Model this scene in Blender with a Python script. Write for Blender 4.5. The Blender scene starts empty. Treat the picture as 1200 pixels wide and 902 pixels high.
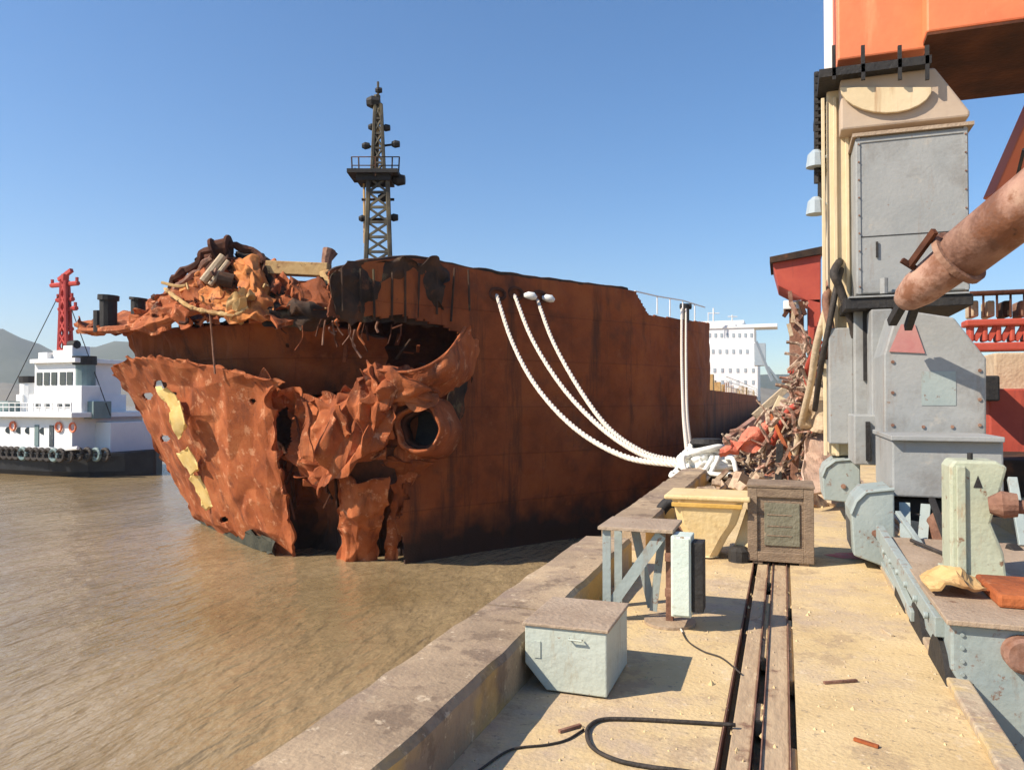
import bpy, math, random
from mathutils import Vector, noise
random.seed(7)
C = bpy.context.scene.collection
SC = bpy.context.scene
# ------------------------------------------------------------------ camera
F = 900.0
TH = math.atan(318 / 900.0)
PIT = math.atan(17 / 900.0)
EYE = Vector((0, 0, 1.75))
cd = bpy.data.cameras.new('camera'); cam = bpy.data.objects.new('camera', cd); C.objects.link(cam)
cam.location = EYE
cam.rotation_euler = (math.pi / 2 + PIT, 0, TH)
cd.sensor_width = 36; cd.lens = 27; cd.clip_end = 30000; cd.clip_start = 0.05
SC.camera = cam
# ------------------------------------------------------------------ sky, sun, exposure
SUN_EL = math.radians(40)
SUN_DIR = Vector((-0.78, -0.62, 0)).normalized()            # towards the sun, horizontally
w = bpy.data.worlds.new('World'); SC.world = w; w.use_nodes = True
nt = w.node_tree
sky = nt.nodes.new('ShaderNodeTexSky'); sky.sky_type = 'NISHITA'; sky.sun_disc = False
sky.sun_elevation = SUN_EL
sky.sun_rotation = math.atan2(SUN_DIR.x, SUN_DIR.y)
sky.air_density = 1.0; sky.dust_density = 0.25; sky.ozone_density = 4.5
hs = nt.nodes.new('ShaderNodeHueSaturation'); hs.inputs['Saturation'].default_value = 1.2
nt.links.new(sky.outputs[0], hs.inputs['Color']); nt.links.new(hs.outputs[0], nt.nodes['Background'].inputs[0])
nt.nodes['Background'].inputs[1].default_value = 0.112
sd = bpy.data.lights.new('sun', 'SUN'); sun = bpy.data.objects.new('sun', sd); C.objects.link(sun)
sd.energy = 5.0; sd.angle = math.radians(0.5); sd.color = (1, 0.89, 0.74)
sv = Vector((SUN_DIR.x * math.cos(SUN_EL), SUN_DIR.y * math.cos(SUN_EL), math.sin(SUN_EL)))
sun.rotation_euler = sv.to_track_quat('Z', 'Y').to_euler()
SC.view_settings.view_transform = 'Standard'; SC.view_settings.look = 'None'
SC.view_settings.gamma = 1; SC.view_settings.use_curve_mapping = False
SC.view_settings.exposure = 0.62
SC.cycles.max_bounces = 6; SC.cycles.volume_bounces = 0
# ------------------------------------------------------------------ design helpers
R3 = Vector((math.cos(TH), math.sin(TH), 0))
FH = Vector((-math.sin(TH), math.cos(TH), 0))
F3 = FH * math.cos(PIT) + Vector((0, 0, math.sin(PIT)))
U3 = Vector((0, 0, 1)) * math.cos(PIT) - FH * math.sin(PIT)
def ray(u, v): return F3 + R3 * ((u - 600) / F) + U3 * ((451 - v) / F)
def P(u, v, d): return EYE + ray(u, v) * d
def G(u, v, z=0.0):
    r = ray(u, v); return EYE + r * ((z - EYE.z) / r.z)
def YP(u, v, y):
    r = ray(u, v); return EYE + r * (y / r.y)
def proj(p):
    q = p - EYE; d = q.dot(F3)
    return 600 + F * q.dot(R3) / d, 451 - F * q.dot(U3) / d
WZ = -4.25
# ------------------------------------------------------------------ materials
def mat(name, cols, scale=2.0, rough=0.8, bump=0.3, bscale=None, metal=0.0, streak=None, spots=None, stretch=(1, 1, 1), spec=0.3, sharp=None):
    m = bpy.data.materials.new(name); m.use_nodes = True
    n = m.node_tree.nodes; l = m.node_tree.links; b = n['Principled BSDF']
    b.inputs['Roughness'].default_value = rough; b.inputs['Metallic'].default_value = metal
    b.inputs['Specular IOR Level'].default_value = spec
    tc = n.new('ShaderNodeTexCoord'); mp = n.new('ShaderNodeMapping'); l.new(tc.outputs['Object'], mp.inputs[0])
    mp.inputs['Scale'].default_value = stretch
    nz = n.new('ShaderNodeTexNoise'); nz.inputs['Scale'].default_value = scale; nz.inputs['Detail'].default_value = 8
    nz.inputs['Roughness'].default_value = 0.65
    l.new(mp.outputs[0], nz.inputs['Vector'])
    cr = n.new('ShaderNodeValToRGB'); l.new(nz.outputs['Fac'], cr.inputs[0])
    e = cr.color_ramp.elements
    lo, hi = sharp or (0.3, 0.7)
    for i, c in enumerate(cols):
        pos = lo + (hi - lo) * i / max(1, len(cols) - 1)
        if i == 0: el = e[0]; el.position = pos
        elif i == 1: el = e[1]; el.position = pos
        else: el = e.new(pos)
        el.color = (*c, 1)
    out = cr.outputs[0]
    def overlay(col, sc, th, width, st, amount=1.0, det=6):
        nonlocal out
        mp2 = n.new('ShaderNodeMapping'); mp2.inputs['Scale'].default_value = st; mp2.inputs['Location'].default_value = (random.random() * 9, 3, 5)
        l.new(tc.outputs['Object'], mp2.inputs[0])
        z = n.new('ShaderNodeTexNoise'); z.inputs['Scale'].default_value = sc; z.inputs['Detail'].default_value = det; z.inputs['Roughness'].default_value = 0.7
        l.new(mp2.outputs[0], z.inputs['Vector'])
        mr = n.new('ShaderNodeMapRange'); mr.inputs['From Min'].default_value = th; mr.inputs['From Max'].default_value = th + width
        mr.inputs['To Max'].default_value = amount
        l.new(z.outputs['Fac'], mr.inputs['Value'])
        mx = n.new('ShaderNodeMixRGB'); l.new(mr.outputs[0], mx.inputs[0]); l.new(out, mx.inputs[1]); mx.inputs[2].default_value = (*col, 1)
        out = mx.outputs[0]
    if streak: overlay(streak[0], streak[1], streak[2], 0.12, (1, 1, streak[3] if len(streak) > 3 else 0.12), 0.85)
    if spots:
        for s in spots: overlay(s[0], s[1], s[2], s[3] if len(s) > 3 else 0.05, (1, 1, 1), s[4] if len(s) > 4 else 0.9)
    l.new(out, b.inputs['Base Color'])
    nb = n.new('ShaderNodeTexNoise'); nb.inputs['Scale'].default_value = bscale or scale * 6; nb.inputs['Detail'].default_value = 6
    l.new(mp.outputs[0], nb.inputs['Vector'])
    bp = n.new('ShaderNodeBump'); bp.inputs['Strength'].default_value = bump; bp.inputs['Distance'].default_value = 0.05 if (bscale or scale * 6) < 40 else 0.01
    l.new(nb.outputs['Fac'], bp.inputs['Height']); l.new(bp.outputs[0], b.inputs['Normal'])
    return m
M = {}
FINE = ((.12, .045, .02), 9, .62, .06, .55)
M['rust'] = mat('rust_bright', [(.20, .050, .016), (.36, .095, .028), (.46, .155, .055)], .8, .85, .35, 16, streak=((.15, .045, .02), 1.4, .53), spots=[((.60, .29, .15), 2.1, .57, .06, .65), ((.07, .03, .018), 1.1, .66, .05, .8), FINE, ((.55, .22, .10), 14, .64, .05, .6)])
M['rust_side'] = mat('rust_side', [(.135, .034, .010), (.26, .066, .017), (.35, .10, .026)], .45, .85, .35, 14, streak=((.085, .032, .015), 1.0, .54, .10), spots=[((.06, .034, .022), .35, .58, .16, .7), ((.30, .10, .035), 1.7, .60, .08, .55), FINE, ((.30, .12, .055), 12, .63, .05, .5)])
def low_hull_shade(m, h, col):  # darkens base colour towards the bottom, painting in shade where the hull turns under
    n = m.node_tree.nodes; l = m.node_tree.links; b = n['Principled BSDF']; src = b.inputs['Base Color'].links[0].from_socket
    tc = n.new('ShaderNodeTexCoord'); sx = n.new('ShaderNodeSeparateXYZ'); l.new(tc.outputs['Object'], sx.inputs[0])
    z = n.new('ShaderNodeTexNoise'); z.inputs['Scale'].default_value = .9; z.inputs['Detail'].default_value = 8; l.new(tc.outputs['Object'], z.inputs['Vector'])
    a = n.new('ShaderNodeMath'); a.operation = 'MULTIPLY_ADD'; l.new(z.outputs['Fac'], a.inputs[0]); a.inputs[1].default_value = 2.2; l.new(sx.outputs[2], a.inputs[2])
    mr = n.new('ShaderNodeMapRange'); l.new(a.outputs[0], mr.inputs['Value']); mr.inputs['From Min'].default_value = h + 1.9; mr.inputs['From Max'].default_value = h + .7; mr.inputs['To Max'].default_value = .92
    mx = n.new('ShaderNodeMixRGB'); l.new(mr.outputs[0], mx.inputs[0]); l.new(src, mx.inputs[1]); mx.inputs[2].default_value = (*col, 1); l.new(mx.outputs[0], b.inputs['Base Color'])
low_hull_shade(M['rust_side'], 1.2, (.028, .019, .015))
def seams(m):
    n = m.node_tree.nodes; l = m.node_tree.links; b = n['Principled BSDF']; src = b.inputs['Base Color'].links[0].from_socket; nrm = b.inputs['Normal'].links[0].from_socket
    tc = n.new('ShaderNodeTexCoord'); sx = n.new('ShaderNodeSeparateXYZ'); l.new(tc.outputs['Object'], sx.inputs[0])
    a = n.new('ShaderNodeMath'); l.new(sx.outputs[0], a.inputs[0]); l.new(sx.outputs[1], a.inputs[1])
    cx = n.new('ShaderNodeCombineXYZ'); l.new(a.outputs[0], cx.inputs[0]); l.new(sx.outputs[2], cx.inputs[1])
    br = n.new('ShaderNodeTexBrick'); l.new(cx.outputs[0], br.inputs['Vector']); br.inputs['Scale'].default_value = 1; br.inputs['Brick Width'].default_value = 4.6; br.inputs['Row Height'].default_value = 1.9
    br.inputs['Mortar Size'].default_value = .035; br.inputs['Mortar Smooth'].default_value = .8; br.inputs['Color1'].default_value = (1, 1, 1, 1); br.inputs['Color2'].default_value = (.84, .84, .84, 1); br.inputs['Mortar'].default_value = (.55, .5, .48, 1)
    mx = n.new('ShaderNodeMixRGB'); mx.blend_type = 'MULTIPLY'; mx.inputs[0].default_value = .4; l.new(src, mx.inputs[1]); l.new(br.outputs['Color'], mx.inputs[2]); l.new(mx.outputs[0], b.inputs['Base Color'])
    bp = n.new('ShaderNodeBump'); bp.inputs['Strength'].default_value = .5; bp.inputs['Distance'].default_value = .04; l.new(br.outputs['Fac'], bp.inputs['Height']); l.new(nrm, bp.inputs['Normal']); l.new(bp.outputs[0], b.inputs['Normal'])
seams(M['rust_side'])
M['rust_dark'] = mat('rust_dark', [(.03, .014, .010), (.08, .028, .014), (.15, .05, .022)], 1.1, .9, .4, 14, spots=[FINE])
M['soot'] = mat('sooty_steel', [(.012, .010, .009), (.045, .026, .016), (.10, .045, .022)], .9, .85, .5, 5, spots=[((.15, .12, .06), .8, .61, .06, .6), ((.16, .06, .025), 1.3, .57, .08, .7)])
M['orange'] = mat('orange_primer', [(.40, .11, .025), (.55, .20, .05), (.34, .09, .025)], 1.2, .75, .3, 6, spots=[((.15, .05, .02), 2.0, .58, .06)])
M['ochre'] = mat('ochre_steel', [(.42, .24, .08), (.56, .37, .16), (.30, .13, .045)], 1.4, .8, .3, 6, spots=[((.12, .06, .03), 2.6, .60, .05)])
M['draft'] = mat('yellow_draft_paint', [(.75, .50, .14), (.80, .62, .28)], 2, .7, .2, 8, spots=[((.3, .1, .04), 2.4, .62, .05)])
M['dark'] = mat('black_steel', [(.015, .015, .017), (.04, .035, .03)], 3, .7, .3)
M['fouling'] = mat('waterline_fouling', [(.03, .035, .028), (.08, .075, .05)], 1.5, .9, .5)
M['grey'] = mat('grey_machine_paint', [(.25, .26, .255), (.31, .315, .305), (.35, .35, .335)], .9, .55, .12, 20, streak=((.26, .21, .17), 2.2, .60, .15), spots=[((.24, .14, .08), 5, .64, .04), ((.20, .185, .165), 1.3, .52, .15, .6), ((.40, .385, .35), .9, .60, .1, .5), ((.45, .40, .33), 3, .63, .08, .5)])
M['teal'] = mat('teal_grey_paint', [(.26, .31, .30), (.36, .40, .375)], 1.5, .5, .12, 25, streak=((.24, .17, .12), 4, .60, .2), spots=[((.2, .1, .06), 7, .60, .05), ((.2, .2, .18), 2, .55, .15, .6)])
M['green'] = mat('pale_green_paint', [(.38, .41, .30), (.48, .49, .36)], 2, .5, .15, 25, streak=((.35, .22, .12), 6, .58, .25), spots=[((.22, .11, .06), 8, .61, .05), ((.3, .29, .2), 3, .55, .12, .6)])
M['mint'] = mat('pale_mint_paint', [(.55, .63, .55), (.66, .72, .63)], 2.5, .45, .12, 30, streak=((.42, .38, .26), 7, .60, .2), spots=[((.25, .14, .07), 12, .62, .04), ((.42, .42, .33), 3, .54, .14, .6)])
M['boxgreen'] = mat('box_green_paint', [(.42, .46, .40), (.52, .55, .47)], 2.5, .5, .15, 30, streak=((.36, .30, .2), 7, .57, .2), spots=[((.25, .14, .08), 11, .66, .04), ((.34, .34, .26), 3, .55, .14, .6)])
M['cream'] = mat('cream_crane_paint', [(.58, .45, .27), (.66, .53, .33), (.70, .58, .40)], .8, .6, .12, 12, streak=((.40, .23, .12), 2.4, .57, .07), spots=[((.28, .13, .06), 5, .70, .03)])
M['redorange'] = mat('red_orange_paint', [(.74, .17, .075), (.80, .24, .10)], .7, .5, .1, 10, streak=((.75, .34, .16), 1.5, .58, .15), spots=[((.35, .1, .05), 5, .69, .03)])
M['red'] = mat('red_paint', [(.34, .05, .035), (.46, .085, .05)], .8, .6, .15, 8, streak=((.18, .04, .03), 2, .58, .15))
M['pink'] = mat('weathered_pink_red_pipe', [(.24, .12, .085), (.37, .21, .15), (.46, .31, .22)], 1.6, .7, .2, 20, streak=((.15, .07, .045), 1.6, .52, .4), spots=[((.20, .08, .04), 2.2, .52, .10), ((.05, .03, .02), 1.6, .66, .05, .8)])
M['white'] = mat('white_paint', [(.76, .76, .74), (.84, .83, .80)], 1, .5, .08, 8, streak=((.5, .42, .33), 2.5, .63, .12))
M['redmast'] = mat('red_mast_paint', [(.42, .04, .035), (.52, .07, .05)], 1, .5, .1)
M['tugblack'] = mat('tug_black_hull', [(.012, .014, .018), (.03, .032, .036)], 1, .6, .2, streak=((.12, .09, .06), 2, .63, .2))
M['tuggreen'] = mat('tug_green_grey', [(.13, .20, .20), (.20, .26, .25)], 1, .6, .15)
M['glass'] = mat('dark_glass', [(.02, .03, .04), (.04, .05, .06)], 1, .12, .0, spec=.6)
M['rope'] = mat('white_mooring_rope', [(.56, .47, .38), (.74, .66, .56)], 14, .9, .5, 60)
M['ropewhite'] = mat('white_synthetic_rope', [(.72, .71, .64), (.84, .83, .78)], 8, .9, .5, 50)
M['rubber'] = mat('black_rubber', [(.02, .018, .016), (.07, .055, .045)], 6, .7, .3)
M['yellow'] = mat('faded_yellow_paint', [(.66, .48, .22), (.74, .59, .34)], 2, .65, .2, 20, streak=((.42, .27, .12), 5, .58, .25), spots=[((.25, .14, .07), 9, .66, .04)])
M['crate'] = mat('weathered_crate_wood', [(.15, .10, .07), (.25, .18, .12), (.31, .22, .15)], 4, .85, .5, 30, stretch=(1, 1, 4))
M['cratepanel'] = mat('grey_green_panel', [(.13, .12, .08), (.22, .20, .14)], 5, .8, .3, 30, spots=[((.33, .25, .17), 5, .6)])
M['platebrown'] = mat('brown_dusty_plate', [(.30, .215, .145), (.43, .33, .235)], 3, .7, .3, 30, spots=[((.16, .08, .05), 7, .63)])
M['rail'] = mat('worn_rail_steel', [(.36, .25, .155), (.52, .39, .24)], 4, .6, .3, 25, stretch=(1, .3, 1), metal=0, spots=[((.20,.11,.07),3,.58,.08),((.55,.43,.28),7,.6,.06)])
M['hillmat'] = mat('wooded_hill', [(.05, .07, .05), (.10, .11, .08)], .01, .95, .2, .05)
M['shoremat'] = mat('far_bank_soil', [(.16, .14, .11), (.22, .20, .16)], .02, .95, .2)
M['scrapbrown'] = mat('scrap_brown', [(.08, .04, .03), (.23, .115, .075), (.36, .22, .15)], 3, .85, .4, 15)
M['tan'] = mat('dusty_tan', [(.38, .28, .18), (.55, .44, .30)], 3, .85, .4, 15)
M['bluegrey'] = mat('blue_grey_paint', [(.30, .36, .40), (.38, .43, .46)], 2, .6, .1)
M['redcloth'] = mat('faded_red_tarp', [(.55, .12, .07), (.66, .22, .14)], 5, .85, .4)
# concrete
def concrete(name, cols, extra, wear, rough=.9, b=.22):
    return mat(name, cols, .9, rough, b, 34, spots=[(extra, .7, .50, .12, .9), (wear, 1.6, .56, .05, .6), ((.24, .18, .125), 16, .60, .04, .7), ((.68, .55, .38), 11, .60, .05, .5), (wear, 3.5, .60, .08, .6), ((.16, .12, .08), 9, .67, .04, .6), ((.62, .50, .34), 2.3, .62, .10, .5)])
M['deck'] = concrete('sandy_quay_concrete', [(.47, .335, .165), (.58, .43, .225), (.64, .49, .28)], (.44, .335, .235), (.36, .255, .155))
M['parapet'] = concrete('dusty_parapet_concrete', [(.22, .16, .105), (.35, .255, .165), (.52, .385, .24)], (.25, .18, .135), (.14, .095, .065))
M['wall'] = concrete('quay_face_concrete', [(.15, .12, .09), (.24, .19, .14)], (.12, .10, .07), (.1, .08, .06))
M['stain'] = mat('oily_dust', [(.27, .19, .11), (.42, .31, .18), (.52, .39, .22)], 7, .7, .2, 30)
def water():
    m = bpy.data.materials.new('muddy_harbour_water'); m.use_nodes = True
    n = m.node_tree.nodes; l = m.node_tree.links; b = n['Principled BSDF']
    b.inputs['Roughness'].default_value = .14; b.inputs['IOR'].default_value = 1.33
    tc = n.new('ShaderNodeTexCoord')
    def nz(sc, st, rot, det=3):
        mp = n.new('ShaderNodeMapping'); mp.inputs['Scale'].default_value = st; mp.inputs['Rotation'].default_value = (0, 0, rot)
        l.new(tc.outputs['Object'], mp.inputs[0])
        z = n.new('ShaderNodeTexNoise'); z.inputs['Scale'].default_value = sc; z.inputs['Detail'].default_value = det; z.inputs['Distortion'].default_value = .15
        l.new(mp.outputs[0], z.inputs['Vector']); return z.outputs['Fac']
    a = nz(.16, (1, .6, 1), .4, 4)
    cr = n.new('ShaderNodeValToRGB'); cr.color_ramp.elements[0].position = .32; cr.color_ramp.elements[1].position = .7
    cr.color_ramp.elements[0].color = (.225, .155, .074, 1); cr.color_ramp.elements[1].color = (.34, .25, .14, 1)
    l.new(a, cr.inputs[0]); l.new(cr.outputs[0], b.inputs['Base Color'])
    def mad(x, k, y=None):
        q = n.new('ShaderNodeMath'); q.operation = 'MULTIPLY_ADD'; l.new(x, q.inputs[0]); q.inputs[1].default_value = k
        if y is None: q.inputs[2].default_value = 0
        else: l.new(y, q.inputs[2])
        return q.outputs[0]
    h = mad(nz(.9, (1, .32, 1), -.95), .30)
    h = mad(nz(3.2, (1, .34, 1), -1.15), .13, h)
    h = mad(nz(9, (1, .5, 1), -.8), .03, h)
    bp = n.new('ShaderNodeBump'); bp.inputs['Strength'].default_value = .8; bp.inputs['Distance'].default_value = 1.0
    l.new(h, bp.inputs['Height']); l.new(bp.outputs[0], b.inputs['Normal'])
    return m
M['water'] = water()
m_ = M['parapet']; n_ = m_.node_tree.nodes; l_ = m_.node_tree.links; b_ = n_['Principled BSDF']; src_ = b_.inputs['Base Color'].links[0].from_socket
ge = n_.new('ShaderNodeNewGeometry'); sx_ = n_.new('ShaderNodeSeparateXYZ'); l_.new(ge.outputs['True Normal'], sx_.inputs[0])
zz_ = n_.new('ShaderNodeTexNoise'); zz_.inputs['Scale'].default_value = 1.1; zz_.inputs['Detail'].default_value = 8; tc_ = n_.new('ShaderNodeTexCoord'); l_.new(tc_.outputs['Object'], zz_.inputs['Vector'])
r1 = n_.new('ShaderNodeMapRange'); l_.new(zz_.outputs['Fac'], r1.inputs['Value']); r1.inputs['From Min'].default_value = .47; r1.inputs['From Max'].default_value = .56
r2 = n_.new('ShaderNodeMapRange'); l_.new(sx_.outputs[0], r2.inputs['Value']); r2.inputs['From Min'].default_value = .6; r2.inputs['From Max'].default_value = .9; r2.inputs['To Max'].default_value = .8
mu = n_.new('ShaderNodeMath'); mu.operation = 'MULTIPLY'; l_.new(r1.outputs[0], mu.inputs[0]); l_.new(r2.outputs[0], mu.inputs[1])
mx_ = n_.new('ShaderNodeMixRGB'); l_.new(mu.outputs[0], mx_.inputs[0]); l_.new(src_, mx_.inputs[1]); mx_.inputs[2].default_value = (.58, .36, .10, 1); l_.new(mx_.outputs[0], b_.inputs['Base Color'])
# ------------------------------------------------------------------ mesh builder
class MB:
    def __init__(s): s.v = []; s.f = []
    def add(s, vs, fs):
        o = len(s.v); s.v += [Vector(x) for x in vs]; s.f += [tuple(i + o for i in f) for f in fs]; return s
    def box(s, a, b):
        x0, y0, z0 = a; x1, y1, z1 = b
        return s.add([(x0, y0, z0), (x1, y0, z0), (x1, y1, z0), (x0, y1, z0), (x0, y0, z1), (x1, y0, z1), (x1, y1, z1), (x0, y1, z1)],
                     [(0, 3, 2, 1), (4, 5, 6, 7), (0, 1, 5, 4), (1, 2, 6, 5), (2, 3, 7, 6), (3, 0, 4, 7)])
    def obox(s, c, ax, half):
        c = Vector(c); X, Y, Z = [Vector(a).normalized() * h for a, h in zip(ax, half)]
        q = [c + X * i + Y * j + Z * k for k in (-1, 1) for j in (-1, 1) for i in (-1, 1)]
        return s.add(q, [(0, 2, 3, 1), (4, 5, 7, 6), (0, 1, 5, 4), (1, 3, 7, 5), (3, 2, 6, 7), (2, 0, 4, 6)])
    def bar(s, a, b, wd, th=None, up=(0, 0, 1)):
        a = Vector(a); b = Vector(b); d = b - a; L = d.length
        if L < 1e-5: return s
        x = d.normalized(); up = Vector(up)
        if abs(x.dot(up)) > .98: up = Vector((1, 0, 0))
        y = up.cross(x).normalized(); z = x.cross(y)
        return s.obox((a + b) / 2, (x, y, z), (L / 2, wd / 2, (th or wd) / 2))
    def tube(s, pts, r, n=8, caps=True):
        pts = [Vector(p) for p in pts]; rs = r if isinstance(r, (list, tuple)) else [r] * len(pts)
        rings = []; pv = None
        for i, p in enumerate(pts):
            t = (pts[min(i + 1, len(pts) - 1)] - pts[max(i - 1, 0)]).normalized()
            if pv is None: u = t.orthogonal().normalized()
            else: u = (pv - t * pv.dot(t)).normalized()
            pv = u; w2 = t.cross(u)
            rings.append([p + (u * math.cos(a) + w2 * math.sin(a)) * rs[i] for a in [2 * math.pi * k / n for k in range(n)]])
        vs = [q for g in rings for q in g]; fs = []
        for i in range(len(pts) - 1):
            for k in range(n):
                fs.append((i * n + k, i * n + (k + 1) % n, (i + 1) * n + (k + 1) % n, (i + 1) * n + k))
        if caps: fs.append(tuple(range(n))[::-1]); fs.append(tuple(range((len(pts) - 1) * n, len(pts) * n)))
        return s.add(vs, fs)
    def prism(s, poly, ext):
        e = Vector(ext); n = len(poly); p = [Vector(x) for x in poly]
        return s.add(p + [x + e for x in p], [tuple(range(n))[::-1], tuple(range(n, 2 * n))] + [(i, (i + 1) % n, n + (i + 1) % n, n + i) for i in range(n)])
    def qbox(s, u0, v0, u1, v1, y, dep):
        a = YP(u0, v1, y); b = YP(u1, v0, y)
        z0 = YP((u0 + u1) / 2, v1, y).z; z1 = YP((u0 + u1) / 2, v0, y).z
        return s.box((a.x, y, z0), (b.x, y + dep, z1))
    def build(s, name, m, parent=None, bevel=0, smooth=False, base=None):
        if parent is not None:
            o0 = Vector((0, 0, 0)); q = parent
            while q is not None: o0 += Vector(q.location); q = q.parent
        else:
            if base is None:
                xs = [v.x for v in s.v]; ys = [v.y for v in s.v]; zs = [v.z for v in s.v]
                base = ((min(xs) + max(xs)) / 2, (min(ys) + max(ys)) / 2, min(zs))
            o0 = Vector(base)
        me = bpy.data.meshes.new(name); me.from_pydata([tuple(v - o0) for v in s.v], [], s.f); me.validate(); me.update()
        me.materials.append(M[m] if isinstance(m, str) else m)
        o = bpy.data.objects.new(name, me); C.objects.link(o)
        if parent is not None: o.parent = parent
        else: o.location = o0
        if smooth:
            for p in me.polygons: p.use_smooth = True
        if bevel:
            bv = o.modifiers.new('bevel', 'BEVEL'); bv.width = bevel; bv.segments = 2; bv.limit_method = 'ANGLE'; bv.angle_limit = .7
        return o
def tag(o, label=None, cat=None, group=None, kind=None):
    if label: o['label'] = label
    if cat: o['category'] = cat
    if group: o['group'] = group
    if kind: o['kind'] = kind
    return o
def thing(name, loc, label, cat, group=None):
    o = bpy.data.objects.new(name, None); C.objects.link(o); o.location = loc; o.empty_display_size = .3
    return tag(o, label, cat, group)
def cr1(p, t):
    n = len(p) - 1; x = t * n; i = min(int(x), n - 1); f = x - i
    g = lambda k: p[k] if 0 <= k <= n else (p[0] * 2 - p[1] if k < 0 else p[n] * 2 - p[n - 1])
    a, b, c, d = g(i - 1), g(i), g(i + 1), g(i + 2)
    return .5 * ((2 * b) + (c - a) * f + (2 * a - 5 * b + 4 * c - d) * f * f + (3 * b - 3 * c + d - a) * f ** 3)
def curve(pts, n): return [cr1([Vector(p) for p in pts], i / (n - 1)) for i in range(n)]
def patch(rows, nu, nv, amp=.1, fr=.8, ridge=0, rfr=.5, thick=.06, jag=0.0, seed=0, keep=None, raw=False, dirs=None, fold=None, facet=None):
    """a plate from a net of control points, dented, folded and given its thickness"""
    ctl = [[Vector(p) if raw else P(*p) for p in r] for r in rows]
    vs = []
    for j in range(nv):
        t = j / (nv - 1)
        col = [cr1([cr1(r, i / (nu - 1)) for r in ctl], t) for i in range(nu)]
        vs.append(col)
    out = []
    if facet:
        rg = random.Random(seed * 13 + 5); fu, fv, fa_ = facet
        HH = [[rg.uniform(-1, 1) * fa_ for _ in range(fu + 2)] for _ in range(fv + 2)]
    off = Vector((seed * 7.3, seed * 3.1, seed * 1.7))
    for j in range(nv):
        for i in range(nu):
            p = vs[j][i]
            a = vs[j][min(i + 1, nu - 1)] - vs[j][max(i - 1, 0)]; b = vs[min(j + 1, nv - 1)][i] - vs[max(j - 1, 0)][i]
            nn = a.cross(b); nn = nn.normalized() if nn.length > 1e-9 else Vector((0, -1, 0))
            h = noise.noise(p * fr + off) * amp + noise.noise(p * fr * 2.7 + off) * amp * .4
            if ridge: 
                q = Vector(p); 
                if dirs: q = Vector((p.x * dirs[0], p.y * dirs[1], p.z * dirs[2]))
                h += (1 - 2.6 * abs(noise.noise(q * rfr + off * 1.3))) * ridge
                h += (1 - 2.6 * abs(noise.noise(q * rfr * 2.3 + off * 2.3))) * ridge * .4
            if facet:
                w1 = noise.noise(Vector((i / nu * 3.1, j / nv * 3.1, seed))) * .8; w2 = noise.noise(Vector((i / nu * 3.1, j / nv * 3.1, seed + 9))) * .8
                x_ = min(max(i / (nu - 1) * fu + w1, 0), fu - .001); y_ = min(max(j / (nv - 1) * fv + w2, 0), fv - .001)
                a_, b_ = int(x_), int(y_); x_ -= a_; y_ -= b_
                h00, h10, h01, h11 = HH[b_][a_], HH[b_][a_ + 1], HH[b_ + 1][a_], HH[b_ + 1][a_ + 1]
                if (a_ + b_) % 2: h += h00 + (h10 - h00) * x_ + (h11 - h10) * y_ if x_ > y_ else h00 + (h11 - h01) * x_ + (h01 - h00) * y_
                else: h += h00 + (h10 - h00) * x_ + (h01 - h00) * y_ if x_ + y_ < 1 else h11 + (h01 - h11) * (1 - x_) + (h10 - h11) * (1 - y_)
            if fold:
                for (fa, ff, fd) in fold:
                    x_ = p.dot(Vector(fd)) * ff + noise.noise(p * .55 + off * 3) * 1.6
                    x_ -= math.floor(x_); h += (abs(x_ - .5) * 4 - 1) * fa * (.45 + .9 * abs(noise.noise(p * .8 - off)))
            q = p + nn * h
            if jag and (i in (0, nu - 1) or j in (0, nv - 1)):
                q += Vector((noise.noise(p * 2.1 + off), noise.noise(p * 2.3 - off), noise.noise(p * 1.9 + off * 2))) * jag
            out.append((q, nn))
    m = MB(); n = nu * nv
    fs = []
    for j in range(nv - 1):
        for i in range(nu - 1):
            f = (j * nu + i, j * nu + i + 1, (j + 1) * nu + i + 1, (j + 1) * nu + i)
            if keep:
                c = sum((out[k][0] for k in f), Vector()) / 4
                if not keep(*proj(c)): continue
            fs.append(f)
    V = [q for q, _ in out] + [q + nn * thick for q, nn in out]
    ed = {}
    for f in fs:
        for k in range(4):
            e = (f[k], f[(k + 1) % 4]); ed[e] = 1
    F2 = list(fs) + [tuple(k + n for k in f[::-1]) for f in fs]
    for (a, b) in ed:
        if (b, a) not in ed: F2.append((b, a, a + n, b + n))
    used = sorted({k for f in F2 for k in f}); mp = {k: i for i, k in enumerate(used)}
    m.v = [V[k] for k in used]; m.f = [tuple(mp[k] for k in f) for f in F2]
    return m
def inpoly(x, y, poly):
    c = False; n = len(poly)
    for i in range(n):
        x1, y1 = poly[i]; x2, y2 = poly[i - 1]
        if (y1 > y) != (y2 > y) and x < (x2 - x1) * (y - y1) / (y2 - y1) + x1: c = not c
    return c
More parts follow.
